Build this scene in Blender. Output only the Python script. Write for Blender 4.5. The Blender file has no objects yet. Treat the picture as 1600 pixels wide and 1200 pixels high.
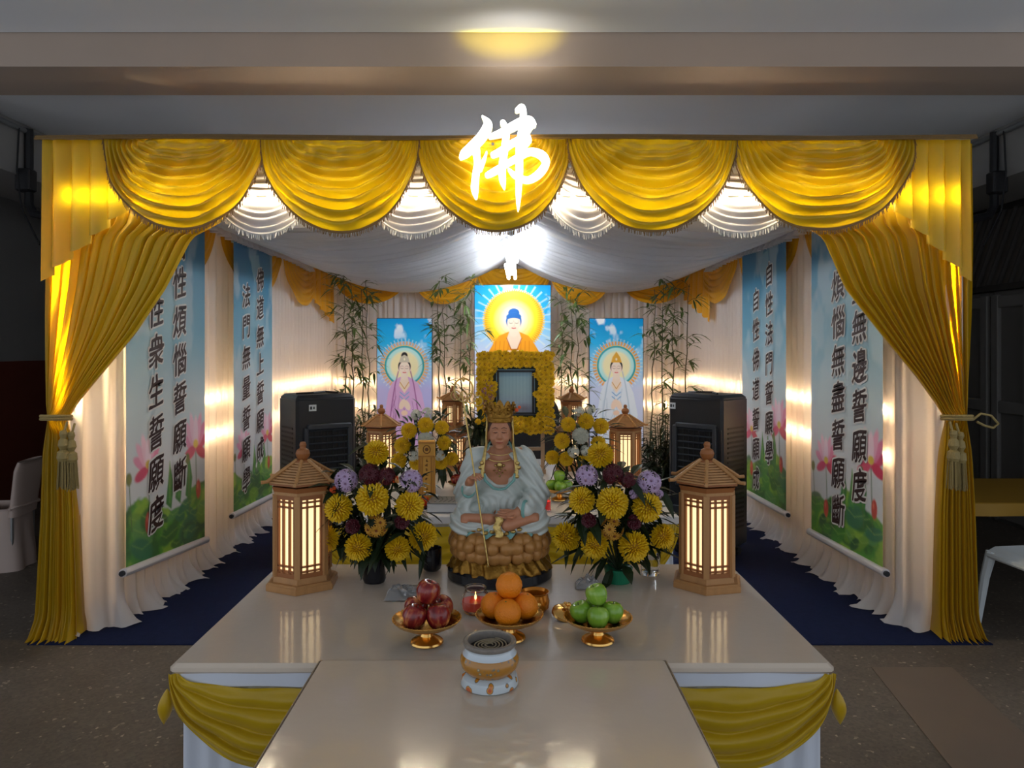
import bpy, math, random
import numpy as np
from mathutils import Vector, Matrix

# ---------------------------------------------------------------- camera, sky, exposure
SC = bpy.context.scene
COL = SC.collection
FPX, CX, CY, CAMZ = 1150.0, 797.0, 545.0, 1.43      # focal length and horizon in a 1600 x 1200 frame
cam_d = bpy.data.cameras.new('camera'); cam = bpy.data.objects.new('camera', cam_d); COL.objects.link(cam)
cam.location = (0, 0, CAMZ); cam.rotation_euler = (math.pi/2, 0, 0)
cam_d.sensor_width = 36.0; cam_d.lens = 36.0*FPX/1600.0
cam_d.shift_x = (800-CX)/1600.0; cam_d.shift_y = (CY-600)/1600.0
cam_d.clip_start = 0.05; cam_d.clip_end = 200
SC.camera = cam
W = bpy.data.worlds.new('evening'); SC.world = W; W.use_nodes = True
bg = W.node_tree.nodes['Background']; bg.inputs[0].default_value = (0.82, 0.90, 1.0, 1); bg.inputs[1].default_value = 0.50
SC.view_settings.view_transform = 'Standard'; SC.view_settings.look = 'None'
SC.view_settings.gamma = 1.0; SC.view_settings.use_curve_mapping = False
SC.view_settings.exposure = 1.0
try:
    SC.cycles.max_bounces = 8; SC.cycles.transparent_max_bounces = 16; SC.cycles.sample_clamp_indirect = 4.0
    SC.cycles.caustics_reflective = False; SC.cycles.caustics_refractive = False
except Exception: pass
L_LED, L_TUBE, L_SIGN, L_PAPER, L_PIC = 16.0, 27.0, 4.0, 0.62, 0.14   # strengths of the lamps of the place

random.seed(5); RNG = np.random.default_rng(5)
pi = math.pi

def P(x, y, Y):                                         # a point seen at (x, y) at depth Y
    return Vector(((x-CX)*Y/FPX, Y, CAMZ-(y-CY)*Y/FPX))
def PXm(Y): return Y/FPX

# ---------------------------------------------------------------- mesh builder
class MB:
    def __init__(s): s.v = []; s.f = []; s.n = 0; s.mi = []; s.cm = 0
    def add(s, vs, fs):
        vs = np.asarray(vs, dtype=float).reshape(-1, 3)
        s.v.append(vs); b = s.n; s.n += len(vs)
        for f in fs: s.f.append(tuple(int(i)+b for i in f)); s.mi.append(s.cm)
        return s
    def mat(s, i): s.cm = i; return s
    def merge(s, o, M=None):
        vs = o.verts()
        if M is not None:
            M = np.array(M); vs = vs@M[:3, :3].T+M[:3, 3]
        return s.add(vs, o.f)
    def verts(s): return np.concatenate(s.v) if s.v else np.zeros((0, 3))
    def xf(s, M):
        M = np.array(M); vs = s.verts()@M[:3, :3].T+M[:3, 3]; s.v = [vs]; return s
    def fn(s, f): s.v = [f(s.verts())]; return s
    def box(s, c, d, R=None):
        x, y, z = [k/2 for k in d]
        vs = np.array([(-x,-y,-z),(x,-y,-z),(x,y,-z),(-x,y,-z),(-x,-y,z),(x,-y,z),(x,y,z),(-x,y,z)])
        if R is not None: vs = vs@np.array(R.to_3x3()).T
        return s.add(vs+np.array(c), [(3,2,1,0),(4,5,6,7),(0,1,5,4),(1,2,6,5),(2,3,7,6),(3,0,4,7)])
    def rbox(s, c, d, b=0.01):                           # box with chamfered edges
        x, y, z = [k/2 for k in d]; vs = []; c = np.array(c)
        for sz in (-1, 1):
            for (zz, ins) in (((z)*sz, b), ((z-b)*sz, 0)):
                xx, yy = x-ins, y-ins
                k = b*0.9
                ring = [(-xx+k,-yy,zz),(xx-k,-yy,zz),(xx,-yy+k,zz),(xx,yy-k,zz),(xx-k,yy,zz),(-xx+k,yy,zz),(-xx,yy-k,zz),(-xx,-yy+k,zz)]
                vs.append(ring)
        rings = [vs[0], vs[1], vs[3], vs[2]]
        V = np.array([p for r in rings for p in r])+c; F = []
        for i in range(3):
            for j in range(8):
                k = (j+1)%8; F.append((i*8+j, i*8+k, (i+1)*8+k, (i+1)*8+j))
        F.append(tuple(range(7, -1, -1))); F.append(tuple(range(24, 32)))
        return s.add(V, F)
    def grid(s, A, closeu=False, closev=False):          # A: (nu, nv, 3)
        A = np.asarray(A, float); nu, nv = A.shape[:2]; F = []
        for i in range(nu if closeu else nu-1):
            i2 = (i+1) % nu
            for j in range(nv if closev else nv-1):
                j2 = (j+1) % nv
                F.append((i*nv+j, i2*nv+j, i2*nv+j2, i*nv+j2))
        return s.add(A.reshape(-1, 3), F)
    def lathe(s, prof, n=32, c=(0,0,0), sx=1, sy=1, ang=0):
        a = np.arange(n)*2*pi/n+ang
        A = np.array([[(r*math.cos(t)*sx+c[0], r*math.sin(t)*sy+c[1], z+c[2]) for (r, z) in prof] for t in a])
        s.grid(A, closeu=True)
        return s
    def tube(s, pts, r, n=8, caps=True):
        pts = np.array(pts, float); m = len(pts); r = np.full(m, r) if np.isscalar(r) else np.array(r)
        T = np.gradient(pts, axis=0); T /= np.linalg.norm(T, axis=1, keepdims=True)+1e-12
        up = np.array([0, 0, 1.0]) if abs(T[0][2]) < .9 else np.array([1.0, 0, 0])
        N = np.cross(T[0], up); N /= np.linalg.norm(N); rings = []
        for i in range(m):
            N = N-T[i]*N.dot(T[i]); N /= np.linalg.norm(N)+1e-12; B = np.cross(T[i], N)
            rings.append([pts[i]+r[i]*(math.cos(a)*N+math.sin(a)*B) for a in np.arange(n)*2*pi/n])
        b = s.n
        s.grid(np.array(rings), closev=True)
        if caps: s.add(np.zeros((0, 3)), []); s.f += [tuple(b+j for j in range(n)), tuple(b+(m-1)*n+j for j in range(n-1, -1, -1))]; s.mi += [s.cm, s.cm]
        return s
    def ball(s, c, r, n=16, m=10):
        r = (r, r, r) if np.isscalar(r) else r
        A = np.array([[(c[0]+r[0]*math.sin(p)*math.cos(t), c[1]+r[1]*math.sin(p)*math.sin(t), c[2]-r[2]*math.cos(p)) for p in np.linspace(0.02, pi-0.02, m)] for t in np.arange(n)*2*pi/n])
        b = s.n; s.grid(A, closeu=True)
        s.f += [tuple(b+i*m for i in range(n-1, -1, -1)), tuple(b+i*m+m-1 for i in range(n))]; s.mi += [s.cm]*2
        return s
    def prism(s, poly, z0, z1):                          # poly (x, y) extruded along z
        n = len(poly); V = [(x, y, z0) for x, y in poly]+[(x, y, z1) for x, y in poly]
        return s.add(V, [tuple(range(n-1, -1, -1)), tuple(range(n, 2*n))]+[(i, (i+1)%n, n+(i+1)%n, n+i) for i in range(n)])

def mesh_of(name, mb, mats, smooth=True, colors=None):
    me = bpy.data.meshes.new(name); vs = mb.verts()
    me.from_pydata(vs.tolist(), [], mb.f); 
    for m in (mats if isinstance(mats, (list, tuple)) else [mats]): me.materials.append(m)
    if isinstance(mats, (list, tuple)) and len(mats) > 1: me.polygons.foreach_set('material_index', np.array(mb.mi, dtype=np.int32))
    if smooth is True: me.polygons.foreach_set('use_smooth', np.ones(len(me.polygons), dtype=bool))
    if colors is not None:
        at = me.color_attributes.new('print', 'FLOAT_COLOR', 'POINT')
        at.data.foreach_set('color', np.asarray(colors, dtype=np.float32).ravel())
    me.update(); me.validate()
    if smooth == 'auto':
        me.polygons.foreach_set('use_smooth', np.ones(len(me.polygons), dtype=bool))
        try: me.set_sharp_from_angle(angle=math.radians(30))
        except Exception: pass
    return me
def link(name, me, parent=None, loc=(0,0,0), rot=(0,0,0), sc=(1,1,1)):
    o = bpy.data.objects.new(name, me); COL.objects.link(o); o.location = loc; o.rotation_euler = rot; o.scale = sc
    if parent is not None: o.parent = parent
    return o
def part(name, mb, mat, parent=None, world=False, smooth='auto', colors=None, loc=(0,0,0), rot=(0,0,0), label=None):
    """one mesh object; world=True: mb is in world coordinates and parent has no rotation"""
    if world and parent is not None:
        q = parent; off = Vector((0,0,0))
        while q is not None: off += q.location; q = q.parent
        mb.fn(lambda v: v-np.array(off))
    o = link(name, mesh_of(name, mb, mat, smooth, colors), parent, loc, rot)
    if label: o['label'] = label
    return o
def tag(o, label, cat, group=None, kind=None):
    o['label'] = label; o['category'] = cat
    if group: o['group'] = group
    if kind: o['kind'] = kind
    return o
def thing(name, label, cat, loc=(0,0,0), rotz=0, group=None):
    o = link(name, None, None, loc, (0,0,rotz)); o.empty_display_size = .05
    return tag(o, label, cat, group)
def struct(name, mb, mat, parent=None, smooth='auto'):
    o = part(name, mb, mat, parent, smooth=smooth)
    if parent is None: o['kind'] = 'structure'
    return o
def copy_tree(o, parent=None):
    c = o.copy(); COL.objects.link(c)
    if parent is not None: c.parent = parent
    for ch in list(o.children): copy_tree(ch, c)
    return c
def solo(name, mb, mat, label, cat, group=None, world_base=None, **k):
    """a thing that is one mesh, with its origin at its base"""
    vs = mb.verts()
    b = world_base if world_base is not None else ((vs[:,0].min()+vs[:,0].max())/2, (vs[:,1].min()+vs[:,1].max())/2, vs[:,2].min())
    mb.fn(lambda v: v-np.array(b))
    return tag(part(name, mb, mat, loc=b, **k), label, cat, group)

# ---------------------------------------------------------------- materials
def srgb(r, g, b):
    f = lambda c: (c/255/12.92) if c/255 <= .04045 else ((c/255+.055)/1.055)**2.4
    return (f(r), f(g), f(b))
def mat(name, col, rough=.5, metal=0, bump=0, bscale=40, spec=.5, transl=0, tcol=None, emit=0, ecol=None, var=0, vscale=8, coat=0, sheen=0, trans=0, ior=1.45, stretch=None, alpha=1):
    m = bpy.data.materials.new(name); m.use_nodes = True; t = m.node_tree; n = t.nodes; b = n['Principled BSDF']
    b.inputs['Base Color'].default_value = (*col, 1); b.inputs['Roughness'].default_value = rough; b.inputs['Metallic'].default_value = metal
    b.inputs['Specular IOR Level'].default_value = spec; b.inputs['Coat Weight'].default_value = coat; b.inputs['Coat Roughness'].default_value = .06
    b.inputs['Sheen Weight'].default_value = sheen; b.inputs['Transmission Weight'].default_value = trans; b.inputs['IOR'].default_value = ior
    b.inputs['Alpha'].default_value = alpha
    if emit: b.inputs['Emission Color'].default_value = (*(ecol or col), 1); b.inputs['Emission Strength'].default_value = emit
    if bump or var:
        tc = n.new('ShaderNodeTexCoord'); mp = n.new('ShaderNodeMapping'); t.links.new(tc.outputs['Object'], mp.inputs[0])
        if stretch: mp.inputs['Scale'].default_value = stretch
    if bump:
        no = n.new('ShaderNodeTexNoise'); no.inputs['Scale'].default_value = bscale; no.inputs['Detail'].default_value = 4
        bp = n.new('ShaderNodeBump'); bp.inputs['Strength'].default_value = bump; bp.inputs['Distance'].default_value = .01
        t.links.new(mp.outputs[0], no.inputs['Vector']); t.links.new(no.outputs[0], bp.inputs['Height']); t.links.new(bp.outputs[0], b.inputs['Normal'])
    if var:
        no = n.new('ShaderNodeTexNoise'); no.inputs['Scale'].default_value = vscale; no.inputs['Detail'].default_value = 5
        mx = n.new('ShaderNodeMix'); mx.data_type = 'RGBA'
        mx.inputs[6].default_value = (*[c*(1-var) for c in col], 1); mx.inputs[7].default_value = (*[min(1, c*(1+var)) for c in col], 1)
        t.links.new(mp.outputs[0], no.inputs['Vector']); t.links.new(no.outputs[0], mx.inputs[0]); t.links.new(mx.outputs[2], b.inputs['Base Color'])
    if transl:
        tr = n.new('ShaderNodeBsdfTranslucent'); tr.inputs[0].default_value = (*(tcol or col), 1)
        ms = n.new('ShaderNodeMixShader'); ms.inputs[0].default_value = transl
        t.links.new(b.outputs[0], ms.inputs[1]); t.links.new(tr.outputs[0], ms.inputs[2]); t.links.new(ms.outputs[0], n['Material Output'].inputs[0])
    return m
def print_mat(name, rough=.45, emit=0, transl=0, spec=.3):
    m = mat(name, (.5,.5,.5), rough, spec=spec, transl=transl); t = m.node_tree; b = t.nodes['Principled BSDF']
    a = t.nodes.new('ShaderNodeVertexColor'); a.layer_name = 'print'
    t.links.new(a.outputs[0], b.inputs['Base Color'])
    if emit: t.links.new(a.outputs[0], b.inputs['Emission Color']); b.inputs['Emission Strength'].default_value = emit
    return m

GOLDSATIN = srgb(192, 157, 8)
M = {}
M['gold_satin'] = mat('gold_satin', GOLDSATIN, .36, spec=.5, transl=.20, tcol=srgb(255,216,8), sheen=.15, bump=.12, bscale=30, stretch=(1,1,.35))
M['gold_satin_thin'] = mat('gold_satin_thin', GOLDSATIN, .40, spec=.4, transl=.30, tcol=srgb(255,200,8), sheen=.15, bump=.12, bscale=30, stretch=(1,1,.2))
M['inner_gold'] = mat('inner_gold_satin', srgb(232,168,24), .45, spec=.35, transl=.2, sheen=.1)
M['white_satin'] = mat('white_satin', srgb(226,222,222), .36, spec=.5, transl=.3, sheen=.1)
M['white_curtain'] = mat('white_curtain_cloth', srgb(226,223,225), .45, spec=.35, transl=.42, tcol=srgb(236,226,216), bump=.08, bscale=25, stretch=(1,1,.15))
M['roof_cloth'] = mat('roof_cloth', srgb(228,228,232), .26, spec=.55, transl=.5)
M['skirt'] = mat('white_skirt_cloth', srgb(214,218,228), .45, transl=.1)
M['fringe'] = mat('brown_gold_fringe', srgb(128,98,58), .6)
M['white_fringe'] = mat('white_fringe', srgb(205,205,205), .6)
M['braid'] = mat('brown_braid', srgb(120,92,50), .6, bump=.5, bscale=200)
M['tassel'] = mat('tassel_thread', srgb(150,130,80), .6, bump=.4, bscale=150)
M['led'] = mat('warm_led', (1,.62,.27), .4, emit=L_LED*9, ecol=(1,.72,.42))
M['led_gold'] = mat('warm_led_front', (1,.62,.27), .4, emit=L_LED*15, ecol=(1,.84,.58))
M['led_post'] = mat('warm_led_post', (1,.7,.3), .4, emit=L_LED*26, ecol=(1,.80,.45))
M['led_tape'] = mat('led_tape', (.8,.75,.6), .5)
M['tube'] = mat('fluorescent_tube', (1,1,1), .4, emit=L_TUBE, ecol=(.86,.93,1))
M['sign'] = mat('sign_face', (1,1,.95), .4, emit=L_SIGN, ecol=(1,1,.93))
M['sign_edge'] = mat('sign_edge_acrylic', srgb(220,190,40), .3, emit=1.6, ecol=(1,.93,.45))
M['paper'] = mat('lit_paper', (.9,.8,.6), .6, emit=L_PAPER, ecol=(1,.71,.34))
M['lantern_wood'] = mat('lantern_wood', srgb(176,128,78), .5, var=.25, vscale=12, stretch=(4,4,.6), bump=.15, bscale=30)
M['lantern_wood_dark'] = mat('lantern_wood_dark', srgb(150,92,48), .5, var=.2, vscale=12)
M['film_edge_shade'] = mat('film_edge_shade', srgb(150,134,116), .4)
M['tabletop'] = mat('cream_plastic_film', srgb(208,192,174), .12, spec=.5, var=.06, vscale=3, bump=.07, bscale=28, coat=.3)
M['carpet'] = mat('navy_carpet', srgb(26,34,64), .95, spec=.1, var=.25, vscale=30, bump=.5, bscale=300)
M['gold'] = mat('polished_gold', (.80,.47,.14), .22, metal=1, bump=.1, bscale=60)
M['gold_paint'] = mat('gold_paint', srgb(150,108,40), .35, metal=.75, bump=.3, bscale=90, var=.3, vscale=50)
M['leaf'] = mat('dark_leaf', srgb(34,48,24), .45, transl=.12, var=.4, vscale=20)
M['bamboo_leaf'] = mat('bamboo_leaf', srgb(80,100,46), .45, transl=.25, var=.4, vscale=8)
M['bamboo_stem'] = mat('bamboo_stem', srgb(70,66,34), .5, var=.3, vscale=20)
M['mum_yellow'] = mat('yellow_petal', srgb(226,186,18), .55, transl=.15, var=.12, vscale=30)
M['mum_white'] = mat('white_petal', srgb(205,205,190), .55, transl=.15)
M['mum_purple'] = mat('mauve_petal', srgb(196,170,204), .55, transl=.15)
M['mum_red'] = mat('dark_red_petal', srgb(78,14,26), .55, transl=.1)
M['mum_bronze'] = mat('bronze_petal', srgb(190,138,44), .55, transl=.12)
M['mum_orange'] = mat('orange_petal', srgb(226,90,36), .5, transl=.15)
M['mum_core_shade'] = mat('petal_gap_shade', srgb(176,130,12), .6)  # core coloured darker to stand in for the shade between petals
M['mauve_heart'] = mat('mauve_flower_heart', srgb(128,96,120), .6)
M['mum_heart'] = mat('brown_flower_heart', srgb(110,52,18), .7)
M['black_plastic'] = mat('black_plastic', srgb(34,36,40), .38, spec=.45, bump=.05, bscale=200)
M['black_mesh'] = mat('dark_grille', srgb(12,13,15), .6)
M['grey_plastic'] = mat('grey_plastic', srgb(52,56,62), .4)
M['white_plastic'] = mat('white_plastic', srgb(214,220,222), .35)
M['ink'] = mat('brown_ink', srgb(52,22,16), .6)
M['halo'] = mat('white_print_outline', srgb(216,214,210), .6)
M['roller'] = mat('white_roller', srgb(214,206,204), .4)
M['black'] = mat('black_matt', (.012,.012,.014), .5)
M['black_gloss'] = mat('black_gloss', (.012,.012,.016), .15)
M['wall_grey'] = mat('grey_wall_paint', srgb(150,148,146), .8, spec=.2, var=.06, vscale=2)
M['ceiling'] = mat('ceiling_paint', srgb(240,242,246), .85, spec=.15, var=.05, vscale=1.2)
M['beam'] = mat('beam_paint', srgb(176,158,144), .8, spec=.2, var=.07, vscale=2.5)
M['dado'] = mat('dark_red_dado', srgb(110,48,32), .6, var=.1, vscale=3)
M['steel'] = mat('grey_steel', srgb(150,150,150), .35, metal=.8)
M['conduit'] = mat('grey_conduit', srgb(120,122,124), .5)

# ---------------------------------------------------------------- setting
def floor_mat():
    m = mat('terrazzo', (.2,.17,.15), .55, spec=.3); t = m.node_tree; n = t.nodes; b = n['Principled BSDF']
    tc = n.new('ShaderNodeTexCoord')
    vo = n.new('ShaderNodeTexVoronoi'); vo.inputs['Scale'].default_value = 90
    cr = n.new('ShaderNodeValToRGB'); e = cr.color_ramp.elements
    e[0].position = .0; e[0].color = (*srgb(92,84,76), 1); e[1].position = 1; e[1].color = (*srgb(128,118,106), 1)
    k = cr.color_ramp.elements.new(.88); k.color = (*srgb(112,102,92), 1); k = cr.color_ramp.elements.new(.93); k.color = (*srgb(170,158,140), 1)
    no = n.new('ShaderNodeTexNoise'); no.inputs['Scale'].default_value = 1.6; no.inputs['Detail'].default_value = 6
    mx = n.new('ShaderNodeMix'); mx.data_type = 'RGBA'; mx.blend_type = 'MULTIPLY'; mx.inputs[0].default_value = .8
    r2 = n.new('ShaderNodeValToRGB'); r2.color_ramp.elements[0].position = .3; r2.color_ramp.elements[0].color = (.55,.53,.5,1); r2.color_ramp.elements[1].position = .7
    t.links.new(tc.outputs['Object'], vo.inputs['Vector']); t.links.new(vo.outputs['Color'], cr.inputs[0])
    t.links.new(tc.outputs['Object'], no.inputs['Vector']); t.links.new(no.outputs[0], r2.inputs[0])
    t.links.new(cr.outputs[0], mx.inputs[6]); t.links.new(r2.outputs[0], mx.inputs[7]); t.links.new(mx.outputs[2], b.inputs['Base Color'])
    return m
struct('floor', MB().box((0, 5.7, -.05), (9.6, 16.6, .1)), floor_mat())
struct('trim_1', MB().add([(1.62,3.3,.001),(1.98,3.3,.001),(1.70,1.1,.001),(1.30,1.1,.001),(1.62,3.3,.003),(1.98,3.3,.003),(1.70,1.1,.003),(1.30,1.1,.003)],
       [(0,3,2,1),(4,5,6,7),(0,1,5,4),(1,2,6,5),(2,3,7,6),(3,0,4,7)]), mat('smooth_screed_strip', srgb(104,90,78), .6, var=.08, vscale=5))
struct('ceiling', MB().box((0, .31, 3.09), (9.4, 6.82, .12)).box((0, 8.9, 2.99), (9.4, 9.6, .12)), M['ceiling'])
struct('ceiling_beam', MB().box((0, 3.94, 3.0), (9.4, .42, .28)), M['beam'])
struct('trim_2', MB().box((-3.55, 9.0, 2.755), (.6, 9.6, .35)), M['wall_grey'])
struct('trim_3', MB().box((3.62, 9.0, 2.755), (.6, 9.6, .35)), M['wall_grey'])
struct('wall_left', MB().box((-4.48, 8.5, 1.5), (.16, 10.8, 3.0)), M['wall_grey'])
struct('baseboard_left', MB().box((-4.39, 8.5, .66), (.02, 10.8, 1.32)), M['dado'])
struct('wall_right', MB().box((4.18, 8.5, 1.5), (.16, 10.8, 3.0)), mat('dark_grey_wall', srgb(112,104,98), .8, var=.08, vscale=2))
struct('wall_back', MB().box((0, 13.9, 1.5), (9.2, .16, 3.0)), M['wall_grey'])

# louvred vent and panelled doors on the right wall
lv = link('window_1', None, None, (4.08, 6.3, 1.96)); lv['kind'] = 'structure'
fr = MB()
for z in (-.02, .64): fr.box((0, 0, z), (.06, 3.4, .05))
for y in (-1.7, 1.7): fr.box((0, y, .31), (.06, .05, .7))
part('frame', fr, mat('dark_frame', srgb(70,66,62), .6), lv)
sl = MB()
for i in range(24):
    R = Matrix.Rotation(math.radians(30), 4, 'X')
    sl.box((-.01, -1.6+i*.14, .31), (.03, .022, .80), R)
part('louvre', sl, mat('dark_louvre', srgb(84,80,76), .6), lv)
part('pane', MB().box((.03, 0, .31), (.01, 3.4, .68)), M['black'], lv)
for k, y0 in enumerate((4.85, 5.75, 6.65)):
    d = link('door_%d' % (k+1), None, None, (4.08, y0, 0)); d['kind'] = 'structure'
    part('door_panel', MB().box((0, 0, .95), (.04, .84, 1.9)), mat('shutter_grey', srgb(120,116,112), .6), d)
    q = MB()
    for yy in (-.38, 0, .38): q.rbox((-.03, yy, .95), (.04, .09, 1.86), .008)
    for zz in (.08, .95, 1.82): q.rbox((-.028, 0, zz), (.036, .8, .1), .008)
    part('door_frame', q, mat('shutter_frame_grey', srgb(134,130,126), .6), d)
# conduits with junction boxes under the ceiling, both sides
for sx, x, lab in ((-1, -3.235, 'left'), (1, 3.30, 'right')):
    t = thing('cable_conduit', 'grey cable conduit with black drop cable and junction box at the %s canopy end' % ('left' if sx < 0 else 'right'), 'conduit', (x, 4.3, 2.9), group='conduits on the side beams')
    part('pipe', MB().tube([(x, 4.4, 2.885), (x, 12, 2.885)], .018, 8), M['conduit'], t, world=True)
    yb = 4.93 if sx < 0 else 5.0
    xx = x+.012*(-sx)
    part('drop_cable', MB().tube([(xx, yb, 2.9), (xx, yb, 2.55), (xx-.0*sx, yb, 2.40), (xx-.05*sx, yb-.02, 2.33), (xx-.22*sx, yb-.1, 2.29)], .028, 8), M['black'], t, world=True)
    part('junction_box', MB().rbox((xx-.0, yb-.03, 2.55), (.1, .09, .15), .01), M['black'], t, world=True)
    part('saddle', MB().box((x, yb, 2.885), (.045, .04, .05)), M['steel'], t, world=True)
    part('thin_wire', MB().tube([(xx, yb-.1, 2.88), (xx, yb-.12, 2.6), (xx-.03*sx, yb-.12, 2.35), (xx-.2*sx, yb-.2, 2.1)], .006, 6), M['black'], t, world=True)
# ---------------------------------------------------------------- canopy cloth
YF = 3.60
FM = PXm(YF)
def fx(x, Y=YF): return (x-CX)*Y/FPX
def fz(y, Y=YF): return CAMZ-(y-CY)*Y/FPX

def swag(Wd, d, nf, amp, belly, seed, a0=.42, nth=54, per=6, fringe=0, sag=0.0):
    """draped swag: (u, out, z) with the pinned corners at u = -Wd/2, Wd/2"""
    rs = np.random.default_rng(seed); th = np.linspace(0, pi, nth); nt = nf*per+1; A = np.zeros((nth, nt, 3))
    jit = rs.normal(0, .10, nf+2)
    ph1, ph2 = rs.uniform(0, 6, 2)
    for j, t in enumerate(np.linspace(0, 1, nt)):
        a = a0+(1-a0)*t**.8
        s = np.sin(th)
        dd = d*t*(1+.03*np.sin(2*th+ph1))
        u = -a*Wd/2*np.cos(th); z = -dd*s**1.05-sag*(1-t)*s
        k = t*nf+.22*np.sin(2*th+ph2)*t+.12*np.sin(5*th+ph1)*t+np.interp(t*nf, np.arange(nf+2), jit)
        prof = np.abs(np.sin(pi*k))**.75
        e = s**.5*min(1, t*4)*(.55+.45*t)*min(1, (1-t)*7+.12)
        o = belly*s*math.sin(pi*min(1, t*.62+.1))+amp*(prof-.5)*e+.12*amp*np.sin(9*th+7*t+ph1)
        z = z+amp*.5*(prof-.5)*e
        A[:, j, 0] = u; A[:, j, 1] = o; A[:, j, 2] = z
    m = MB().grid(A)
    f = MB()
    if fringe:
        e = A[:, -1]; L = np.concatenate([[0], np.cumsum(np.linalg.norm(np.diff(e, axis=0), axis=1))])
        n = int(L[-1]/.009)
        for q in np.linspace(0, L[-1], n):
            p = np.array([np.interp(q, L, e[:, i]) for i in range(3)])
            l = fringe*rs.uniform(.75, 1.1); dx, dy = rs.normal(0, .004, 2); w = .0024
            f.add([p+(-w, .002, .004), p+(w, .002, .004), p+(w*.8+dx, .002+dy, -l), p+(-w*.8+dx, .002+dy, -l)], [(0, 1, 2, 3)])
        B = np.stack([e+np.array((0, .003, .008)), e+np.array((0, .006, 0)), e+np.array((0, .003, -.006))], 1)
        f.grid(B)
    return m, f
def to_world(m, base, udir, odir):
    u = np.array(udir, float); o = np.array(odir, float); b = np.array(base, float)
    return m.fn(lambda v: b+v[:, :1]*u+v[:, 1:2]*o+v[:, 2:3]*np.array((0, 0, 1.0)))
def jabot(Wd, zi, zo, n, depth, seed):
    """pleated cascade panel: u from the inner edge (0, short) to the outer edge (Wd, long)"""
    rs = np.random.default_rng(seed); nu = n*16+1; nv = 14; A = np.zeros((nu, nv, 3))
    for i, q in enumerate(np.linspace(0, 1, nu)):
        ph = 2*pi*n*q
        for j, v in enumerate(np.linspace(0, 1, nv)):
            g = .35+.65*v
            A[i, j] = (Wd*(q+.075*math.sin(ph)*g*(4.0/n)), depth*math.cos(ph)*g+depth*.5, -v*(zi+(zo-zi)*q)-.006*v*math.sin(ph*2+1))
    return MB().grid(A)

# frame of the canopy
t = thing('canopy_scaffold', 'canopy frame with brown braided top rail above the gold swags', 'canopy frame', (0, YF, 0))
XL, XR, ZT = fx(64), fx(1517), fz(219)
rail = MB().tube([(x, YF-.040, ZT+.006+.004*math.sin(x*3.1)) for x in np.linspace(XL, XR, 60)], .009, 8).tube([(x, YF-.050, ZT-.006+.004*math.sin(x*3.1+.6)) for x in np.linspace(XL, XR, 60)], .006, 6)
part('top_rail', rail, M['braid'], t, world=True)
for x in (XL+.03, XR-.03):
    for y in (YF+.12, 8.42):
        part('post', MB().tube([(x, y, 0), (x, y, ZT-.03)], .022, 10), M['steel'], t, world=True)
for x in (XL+.03, XR-.03): part('side_rail', MB().tube([(x, YF+.1, ZT-.02), (x, 8.45, ZT-.02)], .018, 8), M['steel'], t, world=True)
part('back_rail', MB().tube([(XL+.03, 8.42, ZT-.02), (XR-.03, 8.42, ZT-.02)], .018, 8), M['steel'], t, world=True)
cv = MB().box(((XL+XR)/2, 3.607, ZT+.006), (XR-XL, .106, .006)).box(((XL+XR)/2, 3.985, ZT+.004), (XR-XL, .27, .006)).box((.10, 3.755, ZT+.004), (1.45, .19, .006)).box((XL+.2, 6.27, ZT+.004), (.42, 4.3, .006)).box((XR-.2, 6.27, ZT+.004), (.42, 4.3, .006)).box((XL+.1, 3.755, ZT+.004), (.22, .19, .006)).box((XR-.1, 3.755, ZT+.004), (.22, .19, .006)).box((XL+.005, 6.06, ZT/2+.01), (.006, 4.8, ZT-.02)).box((XR-.005, 6.06, ZT/2+.01), (.006, 4.8, ZT-.02)).box(((XL+XR)/2, 8.47, ZT/2+.01), (XR-XL, .006, ZT-.02))  # side and back canvas, plus added unseen top strips gapped to shape lamp light
solo('cover_and_baffles', cv, mat('canvas_cover', srgb(206,200,192), .7, transl=.04), 'plain canvas outer cover of the canopy, with added top strips blocking stray lamp light', 'canopy')

# gold swags of the front valance
bounds = [(164, 414), (409, 656), (652, 892), (886, 1149), (1143, 1428)]
labs = ['gold satin front swag at the far left end, beside the left pleated cascade', 'gold satin front swag between the leftmost swag and the one behind the sign',
        'gold satin front swag directly behind the glowing white character sign', 'gold satin front swag next to the sign on its right side, evenly lit', 'gold satin front swag at the far right end, beside the right pleated cascade']
for i, (a, b) in enumerate(bounds):
    m, f = swag((b-a)*FM, [.455, .465, .455, .445, .455][i], 9, .075, .05, 10+i, fringe=.026)
    bs = (fx((a+b)/2), YF-.012-.010*(i % 2), ZT+.004)
    for q in (m, f): to_world(q, bs, (1, 0, 0), (0, -1, 0))
    o = tag(link('valance_swag', None, None, bs), labs[i], 'swag', 'gold swags of the front valance')
    part('drape', m, M['gold_satin'], o, world=True, smooth=True); part('fringe', f, M['fringe'], o, world=True, smooth=False)
# white swags behind the gold ones
for i, (a, b) in enumerate([(322, 500), (560, 745), (845, 985), (1060, 1262)]):
    m, f = swag((b-a)*FM*1.03, .335, 9, .028, .05, 30+i, a0=.5, fringe=.03)
    bs = (fx((a+b)/2, 3.72), 3.72, 2.345)
    for q in (m, f): to_world(q, bs, (1, 0, 0), (0, -1, 0))
    o = tag(link('valance_swag', None, None, bs), ['white satin swag showing between the first and second gold swags from the left', 'white satin swag left of the sign, in the gap between two gold swags', 'white satin swag just right of the sign, in the gap between two gold swags', 'white satin swag showing between the two rightmost gold swags'][i], 'swag', 'white swags behind the front valance')
    part('drape', m, M['white_satin'], o, world=True, smooth=True); part('fringe', f, M['white_fringe'], o, world=True, smooth=False)
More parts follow.
